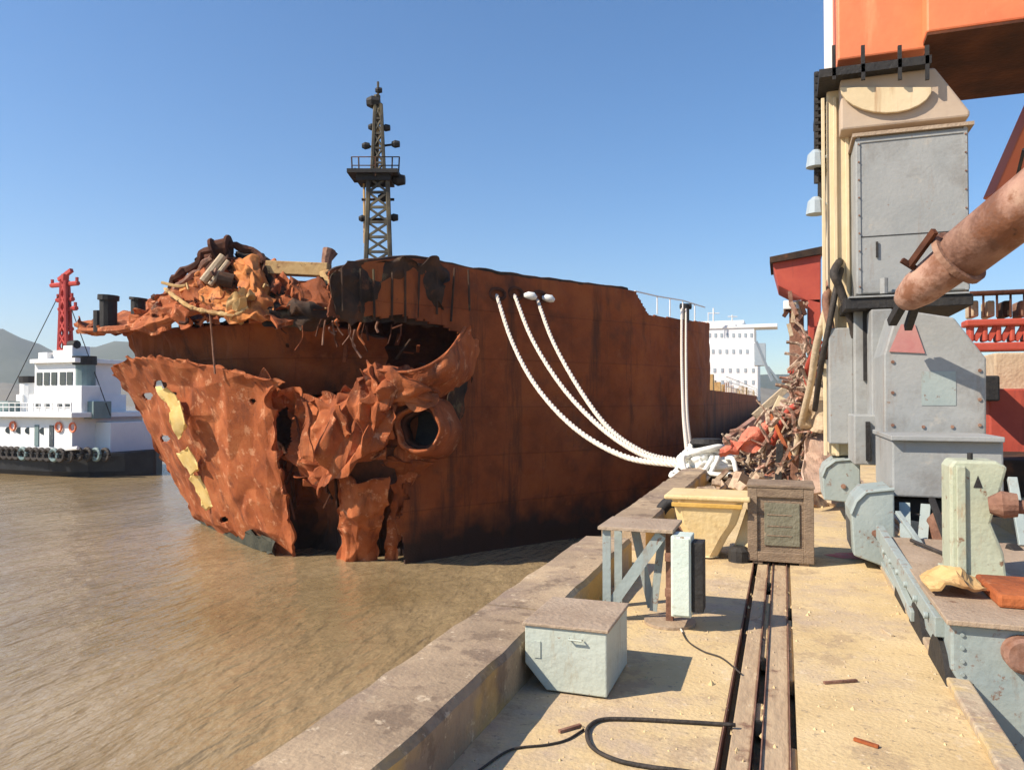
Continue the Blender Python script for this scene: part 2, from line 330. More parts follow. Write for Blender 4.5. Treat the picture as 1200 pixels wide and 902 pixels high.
# ------------------------------------------------------------------ the setting
wt = MB().add([(-9000, -300, WZ), (9000, -300, WZ), (9000, 14000, WZ), (-9000, 14000, WZ)], [(0, 1, 2, 3)])
tag(wt.build('water', 'water', base=(0, 0, WZ)), kind='structure')
PX0, PX1, PH = -2.03, -1.51, .294
q = MB()
TR0, TR1, TRY = -.32, .055, 10.5
def rect(mb, x0, x1, y0, y1, z=0): mb.add([(x0, y0, z), (x1, y0, z), (x1, y1, z), (x0, y1, z)], [(0, 1, 2, 3)])
RX0, RX1, RZ, RY = 1.07, 3.6, -.5, 30
rect(q, PX0, TR0, -12, 400); rect(q, TR0, TR1, TRY, 400); rect(q, TR1, RX0, -12, 400)
rect(q, RX0, RX1, RY, 400); rect(q, RX1, 160, -12, 400); rect(q, RX0, RX1, -12, RY, RZ)
def vq(a, b, z0, z1): q.add([(a[0], a[1], z0), (b[0], b[1], z0), (b[0], b[1], z1), (a[0], a[1], z1)], [(0, 1, 2, 3)])
vq((RX0, -12), (RX0, RY), RZ, 0); vq((RX1, RY), (RX1, -12), RZ, 0); vq((RX0, RY), (RX1, RY), RZ, 0)
rect(q, TR0, TR1, -12, TRY, -.16); vq((TR0, TRY), (TR0, -12), -.16, 0); vq((TR1, -12), (TR1, TRY), -.16, 0); vq((TR0, TRY), (TR1, TRY), -.16, 0)
tag(q.build('quay_deck', 'deck', base=(0, 0, 0)), kind='structure')
qw = MB(); qw.add([(PX0, -12, -8), (PX0, 400, -8), (PX0, 400, 0), (PX0, -12, 0)], [(0, 1, 2, 3)])
tag(qw.build('quay_wall', 'wall', base=(PX0, 0, -4)), kind='structure')
# hills and far bank
def hillmesh(name, d, prof, m):
    vs = []; fs = []
    n = 120
    pts = []
    u0, u1 = prof[0][0], prof[-1][0]
    for i in range(n):
        u = u0 + (u1 - u0) * i / (n - 1)
        for k in range(len(prof) - 1):
            if prof[k][0] <= u <= prof[k + 1][0]:
                f = (u - prof[k][0]) / (prof[k + 1][0] - prof[k][0]); f = f * f * (3 - 2 * f)
                v = prof[k][1] + (prof[k + 1][1] - prof[k][1]) * f; break
        v += noise.noise(Vector((u * .05, 0, d))) * 5
        pts.append((u, v))
    K = 6
    for (u, v) in pts:
        top = P(u, v, d)
        for k in range(K + 1):
            t = k / K
            bse = P(u, 460, d - (1 - t) * d * .25); z = WZ - 1 + (top.z - WZ) * math.sin(t * math.pi / 2) + noise.noise(Vector((u * .04, t * 4, 1))) * d * .006 * (t * (1.0 - t) * 4)
            vs.append((bse.x, bse.y, z))
        b2 = P(u, 460, d * 1.3); vs.append((b2.x, b2.y, WZ - 1))
    W = K + 2
    for i in range(n - 1):
        for k in range(W - 1): fs.append((i * W + k, (i + 1) * W + k, (i + 1) * W + k + 1, i * W + k + 1))
    o = MB().add(vs, fs).build(name, m, base=(0, 0, 0), smooth=True); tag(o, kind='structure'); return o
hillmesh('hills', 1900, [(-500, 400), (-250, 372), (-60, 392), (-5, 384), (40, 402), (70, 414), (120, 402), (170, 400), (215, 425), (280, 448), (420, 452), (700, 448), (860, 440), (1100, 430), (1500, 425), (2100, 430)], 'hillmat')
hillmesh('far_bank', 900, [(-500, 452), (0, 448), (60, 455), (140, 450), (500, 458), (900, 455), (2000, 455)], 'shoremat')
# parapet along the quay edge, in cast segments
pr = thing('quay_parapet', ((PX0 + PX1) / 2, 10, 0), 'low dusty concrete parapet running along the water edge of the quay', 'parapet')
y = -6
segs = [(-6, 5.1), (5.14, 8.05), (8.9, 14.6), (14.63, 24), (24.03, 40), (40.04, 120)]
for (a, b) in segs:
    mb = MB(); n = max(4, int((b - a) / .18)) if a < 24 else 6
    prof = [(PX0, 0.0), (PX0, PH - .03), (PX0 + .03, PH), (PX0 + .26, PH + .004), (PX1 - .03, PH), (PX1, PH - .035), (PX1, .0)]
    vs = []; 
    for i in range(n + 1):
        yy = a + (b - a) * i / n
        for k, (x, z) in enumerate(prof):
            j = Vector((x, yy * 1.5, z)); e = .012 if k in (1, 2, 4, 5) else .004
            zz = z + (noise.noise(j * 2.2) * e * 1.3 - max(0, noise.noise(j * 1.1) - .35) * .12 * (k in (4, 5)) if z > 0 else 0)
            vs.append((x + noise.noise(j * 3 + Vector((5, 0, 0))) * e, yy, zz))
    m_ = len(prof); fs = [(i * m_ + k, i * m_ + k + 1, (i + 1) * m_ + k + 1, (i + 1) * m_ + k) for i in range(n) for k in range(m_ - 1)]
    fs += [tuple(range(m_))[::-1], tuple(range(n * m_, n * m_ + m_))]
    mb.add(vs, fs).build('parapet_segment', 'parapet', pr)
# rails in the trough
ra = thing('cable_trough_rails', (-.1, 3, 0), 'pair of worn steel strips set in the sunken trough along the quay', 'rails')
for (a, b, z) in ((-.270, -.167, -.010), (-.118, .017, -.010)):
    MB().box((a, -6, -.16), (b, TRY - .03, z)).build('rail', 'rail', ra, bevel=.008)
for x in (TR0 + .004, -.166, -.0995 - .0185, .0175):
    MB().box((x, -6, -.1), (x + .006, TRY - .05, .006)).build('steel_edge', 'scrapbrown', ra)
for (x0, x1, y0_, y1_) in ((-.163, -.119, 5.6, 7.4), (-.163, -.119, 7.9, 10.3), (.018, .054, 5.2, 6.6), (.018, .054, 7.0, 10.2), (-.163, -.119, 4.5, 4.75), (.018, .054, 3.9, 4.2), (-.163, -.119, 3.5, 3.62)):
    MB().box((x0, y0_, -.12), (x1, y1_, -.022)).build('sand_fill', 'deck', ra, bevel=.01)
# loose sand lumps and chips on the quay
mb = MB()
for i in range(900):
    yy = 2.2 + (random.random() ** 1.6) * 14; xx = random.uniform(-1.45, 1.0)
    if TR0 - .02 < xx < TR1 + .02: continue
    r = random.uniform(.004, .014) * (1 + (random.random() > .96) * 1.3)
    c = Vector((xx, yy, r * .3)); vs = [c + Vector((math.cos(a) * r * random.uniform(.7, 1.3), math.sin(a) * r * random.uniform(.7, 1.3), -r * .4)) for a in (0, 1.3, 2.5, 3.8, 5.0)] + [c + Vector((0, 0, r * .7))]
    mb.add(vs, [(k, (k + 1) % 5, 5) for k in range(5)])
tag(mb.build('grit', 'deck', base=(0, 5, 0)), 'grit and chips scattered on the quay concrete', 'grit', kind='stuff')
for (u, v, L, a_, m_, lb) in ((985, 800, .22, .5, 'scrapbrown', 'short rusty rod lying on the open concrete right of the trough'), (1040, 742, .16, 1.9, 'tan', 'small wood offcut lying near the crane rail kerb'), (1015, 872, .12, 2.7, 'rust', 'rust flake lying on the concrete nearest the camera right of the trough'), (668, 855, .14, .9, 'scrapbrown', 'rusty bolt lying by the thin cable left of the hose')):
    g_ = G(u, v); d_ = Vector((math.cos(a_), math.sin(a_), 0)) * L / 2
    mb = MB(); mb.bar(g_ - d_ + Vector((0, 0, .009)), g_ + d_ + Vector((0, 0, .011)), .02, .014); tag(mb.build('offcut', m_), lb, 'offcut')
# painted kerb strip beside the crane rail pit
k = MB(); k.box((RX0 - .14, 1.5, .002), (RX0 - .01, 9.5, .05))
tag(k.build('kerb', concrete('kerb_concrete', [(.34, .27, .19), (.46, .36, .24)], (.62, .42, .12), (.3, .2, .14)), bevel=.012), 'low kerb with worn yellow paint along the crane rail pit', 'kerb')
cr_ = MB(); cr_.box((1.9, -8, RZ), (1.97, 29.5, RZ + .1)); cr_.box((1.84, -8, RZ), (2.03, 29.5, RZ + .02))
tag(cr_.build('crane_rail', 'rail'), 'steel crane rail lying in the sunken pit under the grey bogies', 'rail')
# ------------------------------------------------------------------ the wrecked cargo ship
S = thing('cargo_ship', (-18, 30, WZ), 'huge rusty cargo ship with crushed torn bow moored beside the quay', 'ship')
#   starboard (quay) side: plan line with deck heights
plan = [P(372, 322, 26.2), P(400, 314, 26.8), P(440, 306, 27.6), P(490, 304, 28.6), P(560, 317, 30.4), P(613, 325, 31.8), P(680, 333, 33.6), P(735, 340, 35.3)]
plan = [tuple(p) for p in plan] + [(-5.3, 37.8, 6.6), (-4.3, 40.8, 6.5), (-4.0, 44, 6.4)]
def hull_keep(u, v):
    j = noise.noise(Vector((u * .035, v * .035, 3))) * 14 + noise.noise(Vector((u * .12, v * .12, 8))) * 6
    if inpoly(u + j * .5, v + j * .5, [(300, 377), (400, 372), (470, 370), (515, 382), (540, 392), (525, 420), (500, 446), (440, 470), (300, 470)]): return False
    if u + j < 472 and v > 425: return False
    if v < 425 and u + j * .4 < 384: return False
    if inpoly(u, v, [(742, 300), (744, 345), (758, 369), (830, 379), (860, 380), (860, 300)]): return False
    return True
rows = []
for t in (0, .14, .3, .5, .7, .86, 1.0):
    r = []
    for (x, y, zt) in plan:
        z = zt + (-6.0 - zt) * t
        inn = (0.0 + .5 * math.sin(t * math.pi)) * -.5 + .25 * t
        r.append((x - inn * .55, y + inn * .6, z))
    rows.append(r)
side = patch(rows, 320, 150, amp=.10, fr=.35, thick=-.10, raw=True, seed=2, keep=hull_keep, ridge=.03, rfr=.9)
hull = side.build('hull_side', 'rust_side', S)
# aft body
ab = MB()
prof = [(-4, 44.0), (-4, 60), (-4, 150), (-6, 172), (-12, 182), (-24, 182), (-30, 172), (-32, 150), (-32, 46), (-31, 38), (-28.4, 32.2)]
ztop = 2.3
n = len(prof)
vs = [(x, y, -6) for x, y in prof] + [(x, y, ztop + (.9 if y > 160 else 0)) for x, y in prof]
ab.add(vs, [(i, i + 1, n + i + 1, n + i) for i in range(n - 1)] + [tuple(range(n, 2 * n))])
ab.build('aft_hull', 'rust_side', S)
# forecastle bulkhead and deck (rear of forecastle)
fb = MB()
fb.box((-31, 43.5, 2.0), (-4.15, 43.9, 5.2)); fb.build('forecastle_bulkhead', 'rust_dark', S)
dk = MB(); poly = [(-15.6, 25.3), (-13.3, 26.6), (-11.6, 28.6), (-8.6, 32.8), (-5.6, 38), (-4.4, 43.4), (-31, 43.4), (-29, 34), (-25, 31), (-20, 27.5)]
dk.prism([(x, y, 5.05) for x, y in poly], (0, 0, .15)); dk.build('forecastle_deck', 'rust_dark', S)
# bulwark cap: dark rolled rim and torn flaps along the deck edge
rim = curve([P(384, 321, 26.5)] + [Vector(p) + Vector((0, 0, .03)) for p in plan[1:8]], 60)
MB().tube([p + Vector((noise.noise(p * 1.3) * .05, 0, noise.noise(p * 1.7 + Vector((3, 3, 3))) * .07)) for p in rim], .09, 6).build('bulwark_rail', 'soot', S)
# sooty upper plating near the wound, set proud of the hull
patch([[(386, 322, 26.2), (420, 309, 26.9), (460, 305, 27.7), (490, 306, 28.2), (528, 313, 29.2)],
       [(390, 350, 26.3), (430, 345, 27.1), (460, 345, 27.8), (488, 345, 28.3), (520, 348, 29.0)],
       [(398, 375, 26.6), (440, 374, 27.4), (465, 378, 28.0), (490, 382, 28.5), (518, 384, 29.1)]], 80, 40, amp=.10, fr=.9, ridge=.10, rfr=.7, thick=.05, jag=.4, seed=4, fold=[(.10, .35, (1, .6, .2))]).build('sooty_bow_plate', 'soot', S)
# rust brown frames standing in the bulwark
mb = MB()
for i in range(9):
    u = 400 + i * 19 + random.uniform(-4, 4); d = 26.1 + (u - 390) * .0215
    mb.bar(P(u, 314 + random.uniform(0, 5), d), P(u + random.uniform(-5, 5), 372 + random.uniform(-8, 6), d + .15), .07, .06)
mb.build('bulwark_stay', 'soot', S)
# dark inner bulkheads and torn decks inside the wound
patch([[(165, 388, 37), (230, 380, 34.5), (330, 372, 33), (440, 365, 32.5), (560, 370, 34)],
       [(175, 430, 37), (235, 430, 34.5), (330, 440, 32.5), (440, 440, 31.8), (560, 440, 33.5)],
       [(240, 560, 37.5), (265, 550, 35), (340, 560, 31.8), (430, 560, 31.2), (560, 560, 33)],
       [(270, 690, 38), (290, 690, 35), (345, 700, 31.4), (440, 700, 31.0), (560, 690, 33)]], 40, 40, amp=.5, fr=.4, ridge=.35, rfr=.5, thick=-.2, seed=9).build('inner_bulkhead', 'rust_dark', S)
#   upper fore hull band, recessed beneath the folded deck
patch([[(146, 388, 34.5), (200, 386, 31.8), (260, 380, 30), (330, 378, 29), (400, 385, 28.9), (450, 395, 29.2)],
       [(152, 412, 34.9), (205, 412, 32.2), (262, 412, 30.4), (330, 414, 29.5), (400, 415, 29.6), (452, 420, 29.8)],
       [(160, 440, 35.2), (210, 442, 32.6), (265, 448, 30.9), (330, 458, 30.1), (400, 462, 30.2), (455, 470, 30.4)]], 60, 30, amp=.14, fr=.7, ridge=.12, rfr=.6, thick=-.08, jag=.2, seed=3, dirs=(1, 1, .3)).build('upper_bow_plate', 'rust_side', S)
#   sunlit port bow plating
patch([[(132, 428, 34.4), (150, 421, 32.6), (180, 419, 31.0), (215, 424, 29.8), (255, 430, 28.8), (295, 440, 28.1), (335, 447, 27.6)],
       [(146, 452, 34.8), (168, 450, 33.0), (195, 450, 31.3), (228, 452, 30.0), (265, 455, 29.0), (300, 460, 28.4), (318, 466, 28.0)],
       [(165, 494, 35.6), (186, 494, 33.6), (210, 494, 31.8), (240, 496, 30.4), (270, 498, 29.4), (300, 502, 28.7), (322, 504, 28.3)],
       [(194, 549, 36.5), (210, 549, 34.4), (230, 550, 32.5), (255, 551, 31.0), (282, 553, 29.9), (308, 555, 29.1), (330, 556, 28.7)],
       [(222, 596, 37.3), (236, 600, 35.3), (252, 604, 33.3), (272, 606, 31.7), (294, 608, 30.5), (318, 610, 29.6), (337, 611, 29.1)],
       [(236, 616, 37.6), (252, 622, 35.6), (270, 630, 33.6), (288, 636, 32.0), (308, 642, 30.9), (328, 648, 29.9), (344, 652, 29.3)],
       [(246, 640, 37.6), (262, 648, 35.6), (280, 656, 33.6), (296, 664, 32.0), (314, 672, 30.9), (334, 680, 29.9), (350, 686, 29.3)]],
      150, 150, amp=.04, fr=.6, thick=.10, jag=.3, seed=1, facet=(9, 7, .17), fold=[(.05, .17, (.8, -.5, .12))],
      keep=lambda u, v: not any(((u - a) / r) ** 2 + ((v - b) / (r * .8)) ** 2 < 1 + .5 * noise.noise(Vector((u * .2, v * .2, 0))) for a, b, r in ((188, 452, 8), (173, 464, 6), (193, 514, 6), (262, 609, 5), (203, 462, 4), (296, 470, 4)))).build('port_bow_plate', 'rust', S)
# fouled dark patch at the waterline, left
patch([[(233, 608, 37.35), (258, 618, 34.5), (288, 622, 31.4), (322, 634, 29.4)],
       [(238, 622, 37.3), (262, 634, 34.3), (292, 644, 31.3), (326, 650, 29.4)]], 26, 8, amp=.05, thick=.03, jag=.3, seed=5).build('waterline_fouling', 'fouling', S)
# faded yellow paint left on the stem
for k, g in enumerate(([[(183, 455, 31.2), (197, 452, 30.5)], [(205, 488, 31.0), (212, 478, 30.5)]],
          [[(196, 482, 30.7), (211, 470, 30.2)], [(200, 500, 30.9), (217, 490, 30.2)], [(209, 516, 31.1), (216, 506, 30.6)]],
          [[(206, 532, 32.2), (222, 524, 31.4)], [(222, 560, 32.3), (234, 548, 31.6)]],
          [[(222, 562, 32.9), (234, 556, 32.2)], [(242, 600, 33.2), (250, 592, 32.6)]])):
    patch(g, 8, 14, amp=.05, thick=.04, jag=.18, seed=20 + k).build('yellow_paint_patch', 'draft', S)
# central crumpled plate folded like cloth
patch([[(300, 446, 28.2), (345, 452, 28.4), (385, 470, 27.9), (425, 448, 27.2), (440, 430, 27.0), (470, 436, 27.2)],
       [(316, 470, 28.6), (350, 482, 29.0), (380, 478, 27.3), (410, 470, 27.0), (440, 462, 26.7), (470, 462, 26.9)],
       [(326, 500, 29.2), (346, 512, 29.2), (372, 515, 27.2), (400, 512, 26.8), (432, 500, 26.5), (462, 490, 26.7)],
       [(332, 530, 29.6), (350, 540, 28.6), (368, 548, 27.4), (394, 548, 26.8), (424, 532, 26.5), (458, 520, 26.9)],
       [(338, 552, 29.8), (352, 560, 28.8), (366, 572, 27.6), (388, 566, 27.2), (410, 552, 26.9), (452, 535, 27.3)]],
      120, 90, amp=.05, fr=1.3, thick=.05, jag=.6, seed=6, facet=(15, 7, .34), fold=[(.22, .50, (.95, -.1, .35))],
      keep=lambda u, v: ((u - 333) / 8) ** 2 + ((v - 506) / 28) ** 2 > 1 + .8 * noise.noise(Vector((u * .1, v * .1, 2)))).build('crumpled_bow_plate', 'rust', S)
patch([[(425, 432, 26.9), (445, 424, 26.7), (470, 430, 26.8), (500, 436, 27.0)],
       [(430, 456, 26.6), (450, 448, 26.3), (478, 452, 26.4), (508, 456, 26.9)],
       [(440, 482, 26.6), (455, 482, 26.3), (468, 474, 26.5), (505, 470, 27.0)]], 60, 48, amp=.04, fr=1.6, thick=.04, jag=.5, seed=12, facet=(8, 5, .26)).build('crumpled_bow_plate', 'rust', S)
# torn lip curling up to the right like a horn
patch([[(547, 384, 29.2), (538, 396, 28.4), (524, 415, 27.0), (502, 430, 26.7), (475, 436, 26.6), (440, 434, 26.8)],
       [(552, 394, 29.4), (544, 412, 28.6), (530, 432, 27.1), (508, 446, 26.8), (478, 452, 26.7), (448, 452, 26.9)],
       [(560, 402, 30.2), (556, 428, 30.0), (546, 448, 29.6), (518, 462, 28.4), (485, 468, 27.4), (455, 470, 27.4)]], 50, 18, amp=.07, fr=1.2, ridge=.06, thick=-.06, jag=.15, seed=13).build('torn_lip', 'rust', S)
MB().tube([p_ + Vector((0, -.05, 0)) for p_ in curve([P(546, 383, 29.0), P(538, 396, 28.2), P(524, 414, 27.2), P(502, 429, 26.6), (P(476, 436, 26.4)), P(442, 434, 26.6)], 30)], [.03] + [.055] * 27 + [.04, .03], 7).build('rolled_edge', 'rust', S)
patch([[(534, 428, 28.9), (546, 430, 29.6), (553, 440, 30.0)], [(530, 462, 28.7), (541, 466, 29.4), (550, 470, 29.9)], [(524, 500, 28.8), (534, 505, 29.3), (540, 510, 29.7)]], 14, 24, amp=.06, thick=.03, jag=.25, seed=91).build('recess_shade_patch', 'soot', S)  # dark sheet painting in the shade of the recess between lip and ring
patch([[(402, 524, 27.5), (430, 512, 27.2), (462, 524, 27.5)], [(398, 546, 27.5), (430, 540, 27.3), (466, 545, 27.7)], [(410, 562, 27.7), (435, 566, 27.6), (462, 562, 27.8)]], 22, 16, amp=.1, thick=.03, jag=.3, seed=92).build('recess_shade_patch', 'rust_dark', S)  # dark sheet painting in the shade of the hollow below the ring
# crumples above, spikes
for k, (a, b, c_) in enumerate((((426, 424), (440, 458), (431, 462)), ((445, 432), (462, 470), (450, 474)), ((395, 470), (410, 510), (398, 520)), ((352, 470), (362, 540), (350, 540)))):
    patch([[(a[0], a[1], 26.6), (a[0] + 4, a[1] + 2, 26.5)], [(c_[0], c_[1], 26.8), (b[0], b[1], 26.4)]], 8, 12, amp=.1, ridge=.15, thick=.05, jag=.2, seed=30 + k).build('torn_flap', 'rust', S)
# plating folded deep into the gashes
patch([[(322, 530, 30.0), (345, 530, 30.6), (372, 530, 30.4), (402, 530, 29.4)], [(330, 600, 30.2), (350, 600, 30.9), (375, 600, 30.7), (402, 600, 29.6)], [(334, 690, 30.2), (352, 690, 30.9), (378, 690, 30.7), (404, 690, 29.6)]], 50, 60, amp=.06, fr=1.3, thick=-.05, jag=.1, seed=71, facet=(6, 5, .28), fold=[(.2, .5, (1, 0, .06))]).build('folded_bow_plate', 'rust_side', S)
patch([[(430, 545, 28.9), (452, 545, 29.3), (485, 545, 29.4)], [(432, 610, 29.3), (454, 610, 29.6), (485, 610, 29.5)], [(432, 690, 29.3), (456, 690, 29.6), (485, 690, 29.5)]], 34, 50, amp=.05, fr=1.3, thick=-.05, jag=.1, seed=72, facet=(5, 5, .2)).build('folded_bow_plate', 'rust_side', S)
# lower plates between the gashes
patch([[(398, 556, 27.6), (415, 566, 27.2), (435, 562, 27.0), (456, 556, 27.2)],
       [(398, 600, 28.2), (412, 600, 27.6), (434, 600, 27.4), (452, 600, 27.8)],
       [(398, 640, 28.9), (412, 640, 28.3), (430, 640, 28.3), (444, 640, 28.7)],
       [(400, 690, 28.9), (412, 690, 28.5), (430, 690, 28.5), (442, 690, 28.8)]], 50, 80, amp=.03, fr=1.3, thick=.06, jag=.2, seed=14, facet=(4, 5, .16), fold=[(.12, .6, (1, 0, .08))]).build('lower_bow_plate', 'rust', S)
patch([[(458, 560, 27.8), (472, 552, 27.8), (490, 552, 28.0)], [(458, 590, 28.1), (468, 590, 28.0), (482, 585, 28.2)], [(453, 620, 28.4), (462, 620, 28.4), (470, 618, 28.5)], [(450, 690, 28.8), (456, 690, 28.8), (460, 690, 28.9)]],
      14, 40, amp=.12, fr=1.5, ridge=.15, thick=.06, jag=.2, seed=15).build('lower_bow_plate', 'rust', S)
# hawse pipe ring (anchor recess)
hc = P(490, 502, 26.9); ax = (Vector((.12, -.98, .06))).normalized()
xu = ax.cross(Vector((0, 0, 1))).normalized(); yu = xu.cross(ax)
def ringmesh(profile, n=36, wob=.05, seed=0):
    mb = MB(); vs = []; m_ = len(profile)
    for i in range(n):
        a = 2 * math.pi * i / n
        for (r, h) in profile:
            rr = r * (1 + noise.noise(Vector((math.cos(a) * 1.5, math.sin(a) * 1.5, seed))) * wob * 2)
            hh = h + noise.noise(Vector((math.cos(a) * 1.2, math.sin(a) * 1.2, seed + 5))) * .12
            vs.append(hc + (xu * math.cos(a) + yu * math.sin(a)) * rr + ax * hh)
    fs = [(i * m_ + k, ((i + 1) % n) * m_ + k, ((i + 1) % n) * m_ + (k + 1) % m_, i * m_ + (k + 1) % m_) for i in range(n) for k in range(m_)]
    return mb.add(vs, fs)
hw = ringmesh([(.74, -1.6), (.74, .02), (.77, .09), (.82, .11), (.88, .06), (.92, -.06), (.95, -.4), (1.1, -1.7)], seed=2, wob=.09).build('hawse_pipe', 'rust', S, smooth=True)
mb = MB(); mb.tube([hc - ax * 1.5, hc - ax * 1.3], 1.0, 20); mb.build('pipe_bottom', 'dark', hw)
mb = ringmesh([(.60, -.9), (.60, -.35), (.64, -.3), (.75, -.3), (.75, -.9)], seed=2, wob=.09); mb.build('inner_sleeve', 'rust_dark', hw, smooth=True)
patch([[(450, 480, 27.4), (480, 462, 27.3), (508, 464, 27.6), (524, 482, 28.6)],
       [(446, 505, 27.7), (470, 500, 27.7), (510, 500, 28.0), (526, 505, 28.8)],
       [(455, 528, 27.8), (478, 543, 27.7), (504, 542, 28.1), (520, 526, 28.8)]], 44, 44, amp=.1, fr=1.2, ridge=.08, thick=-.08, jag=.3, seed=16, fold=[(.14, .8, (.7, 0, .7))],
      keep=lambda u, v: (u - 490) ** 2 + (v - 502) ** 2 > 27 ** 2).build('hawse_pad', 'rust', S)
# shadowy folds around the ring
patch([[(440, 535, 27.2), (470, 540, 27.4), (505, 545, 27.8)], [(448, 556, 27.6), (474, 562, 27.8), (498, 560, 28.1)]], 20, 10, amp=.15, ridge=.2, thick=.06, jag=.3, seed=17).build('torn_flap', 'rust_side', S)
# deck folded over as an overhang on the port bow
patch([[(92, 384, 36.5), (150, 372, 37), (210, 350, 36.5), (290, 345, 35), (400, 360, 34)],
       [(95, 386, 34.5), (148, 380, 34), (210, 366, 33), (290, 362, 31.5), (398, 372, 30.5)],
       [(98, 388, 33.2), (146, 388, 31.6), (200, 380, 29.6), (260, 374, 28.0), (330, 378, 27.2), ][:5]],
      140, 60, amp=.05, fr=.9, thick=-.14, jag=.45, seed=18, facet=(16, 5, .28)).build('folded_deck', 'rust', S)
MB().tube(curve([P(97, 387, 33.2), P(140, 386, 31.6), P(165, 381, 30.6), P(195, 374, 29.6), P(222, 361, 28.8), P(232, 358, 28.5)], 30), [.10] * 3 + [.17] * 24 + [.10] * 3, 7).build('rolled_edge', 'rust', S)
MB().tube(curve([P(193, 338, 29.2), P(208, 350, 28.7), P(226, 361, 28.2), P(255, 367, 27.8), P(275, 369, 27.6), P(291, 360, 27.6)], 26), [.05 + .05 * abs(math.sin(i * 1.7)) for i in range(26)], 7).build('rolled_edge', 'ochre', S)
# the heap of wrecked deck plates
heap = [
 ('crushed_deck_plate', 'rust', [[(150, 376, 31.5), (190, 345, 31), (225, 312, 31), (258, 284, 31)], [(160, 384, 30.5), (205, 356, 30), (235, 325, 30), (262, 296, 30.2)], [(175, 388, 30), (222, 372, 29.2), (245, 345, 29.2), (270, 312, 29.5)]], 40),
 ('crushed_deck_plate', 'rust_dark', [[(225, 318, 30.2), (246, 292, 30.3), (262, 282, 30.6), (276, 290, 31)], [(236, 335, 29.4), (252, 305, 29.3), (266, 294, 29.4), (280, 305, 30)], [(232, 352, 29.3), (250, 326, 29.1), (268, 316, 29.1), (284, 322, 29.4)]], 41),
 ('orange_plate', 'orange', [[(270, 306, 29.4), (284, 300, 29.2), (302, 304, 29.2), (314, 318, 29.4)], [(274, 322, 28.6), (290, 316, 28.3), (306, 322, 28.4), (318, 332, 28.8)], [(280, 340, 28.4), (294, 342, 28.1), (308, 344, 28.2), (320, 346, 28.6)]], 42),
 ('orange_plate', 'orange', [[(228, 336, 29.2), (250, 334, 28.9), (270, 338, 28.7), (282, 344, 28.6)], [(232, 348, 28.6), (252, 350, 28.3), (270, 352, 28.2), (288, 354, 28.2)], [(236, 356, 28.4), (254, 364, 28.1), (272, 364, 28.0), (292, 360, 28.0)]], 43),
 ('bent_ochre_plate', 'ochre', [[(262, 364, 28.0), (272, 350, 27.9), (286, 342, 27.9), (296, 346, 28)], [(266, 370, 27.5), (276, 360, 27.4), (290, 352, 27.4), (300, 352, 27.6)]], 44),
 ('crushed_deck_plate', 'soot', [[(276, 300, 30.4), (296, 294, 30.6), (312, 304, 30.4), (326, 322, 30.2)], [(300, 316, 29.4), (312, 318, 29.4), (322, 330, 29.2), (330, 345, 29)], [(306, 340, 28.8), (318, 344, 28.6), (330, 352, 28.5), (345, 362, 28.4)]], 45),
 ('crushed_deck_plate', 'soot', [[(300, 348, 28.4), (330, 342, 28.8), (360, 342, 29), (392, 338, 29)], [(304, 366, 27.6), (335, 362, 27.8), (365, 360, 27.9), (398, 355, 28)], [(312, 384, 27.7), (340, 384, 27.8), (370, 382, 28.2), (404, 378, 28.2)]], 46),
 ('crushed_deck_plate', 'rust_side', [[(196, 342, 30.4), (215, 330, 30.4), (235, 338, 29.9)], [(204, 352, 29.4), (222, 346, 29.4), (240, 350, 29.0)], [(214, 362, 28.9), (232, 362, 28.7), (248, 366, 28.4)]], 49),
 ('crushed_deck_plate', 'rust', [[(186, 352, 30), (210, 336, 29.6), (238, 330, 29.3)], [(192, 366, 29.2), (216, 352, 28.9), (242, 346, 28.7)], [(206, 380, 28.5), (228, 372, 28.2), (252, 366, 28.1)]], 51),
 ('orange_plate', 'orange', [[(262, 352, 28.2), (290, 338, 28.1), (322, 346, 28.2)], [(262, 366, 27.8), (292, 356, 27.6), (322, 362, 27.8)], [(268, 378, 27.6), (296, 374, 27.4), (322, 376, 27.6)]], 52),
 ('crushed_deck_plate', 'rust', [[(304, 300, 29.9), (322, 306, 29.7), (336, 324, 29.4)], [(300, 316, 29.3), (320, 324, 29.1), (338, 340, 28.9)], [(300, 336, 28.8), (320, 344, 28.6), (340, 358, 28.5)]], 53),
 ('crushed_deck_plate', 'rust_side', [[(326, 330, 29), (352, 328, 29.1), (382, 330, 29.0)], [(322, 348, 28.4), (352, 346, 28.5), (386, 346, 28.4)], [(326, 366, 28.1), (352, 366, 28.0), (390, 366, 28.1)]], 54),
 ('orange_plate', 'orange', [[(206, 340, 29.9), (222, 326, 29.7), (240, 316, 29.6)], [(212, 350, 29.3), (228, 338, 29.1), (246, 330, 29.0)]], 55),
 ('crushed_deck_plate', 'rust', [[(236, 310, 29.9), (256, 300, 29.7), (276, 304, 29.5)], [(236, 326, 29.3), (256, 322, 29.0), (276, 322, 28.9)], [(238, 342, 28.9), (256, 342, 28.6), (276, 340, 28.5)]], 56),
 ('crushed_deck_plate', 'rust', [[(150, 372, 31.4), (172, 362, 30.9), (196, 352, 30.4)], [(150, 384, 30.9), (176, 376, 30.2), (204, 366, 29.6)]], 50),
]
for (nm, m_, g, sd_) in heap:
    patch(g, 48, 34, amp=.04, fr=1.3, thick=.05, jag=.3 if m_ != 'orange' else .12, seed=sd_, facet=(6, 4, .30 if m_ != 'orange' else .16)).build(nm, m_, S)
mb = MB(); mb.bar(P(314, 314, 29.6), P(386, 317, 29.4), .55, .5); mb.build('ochre_girder', 'ochre', S, bevel=.03)
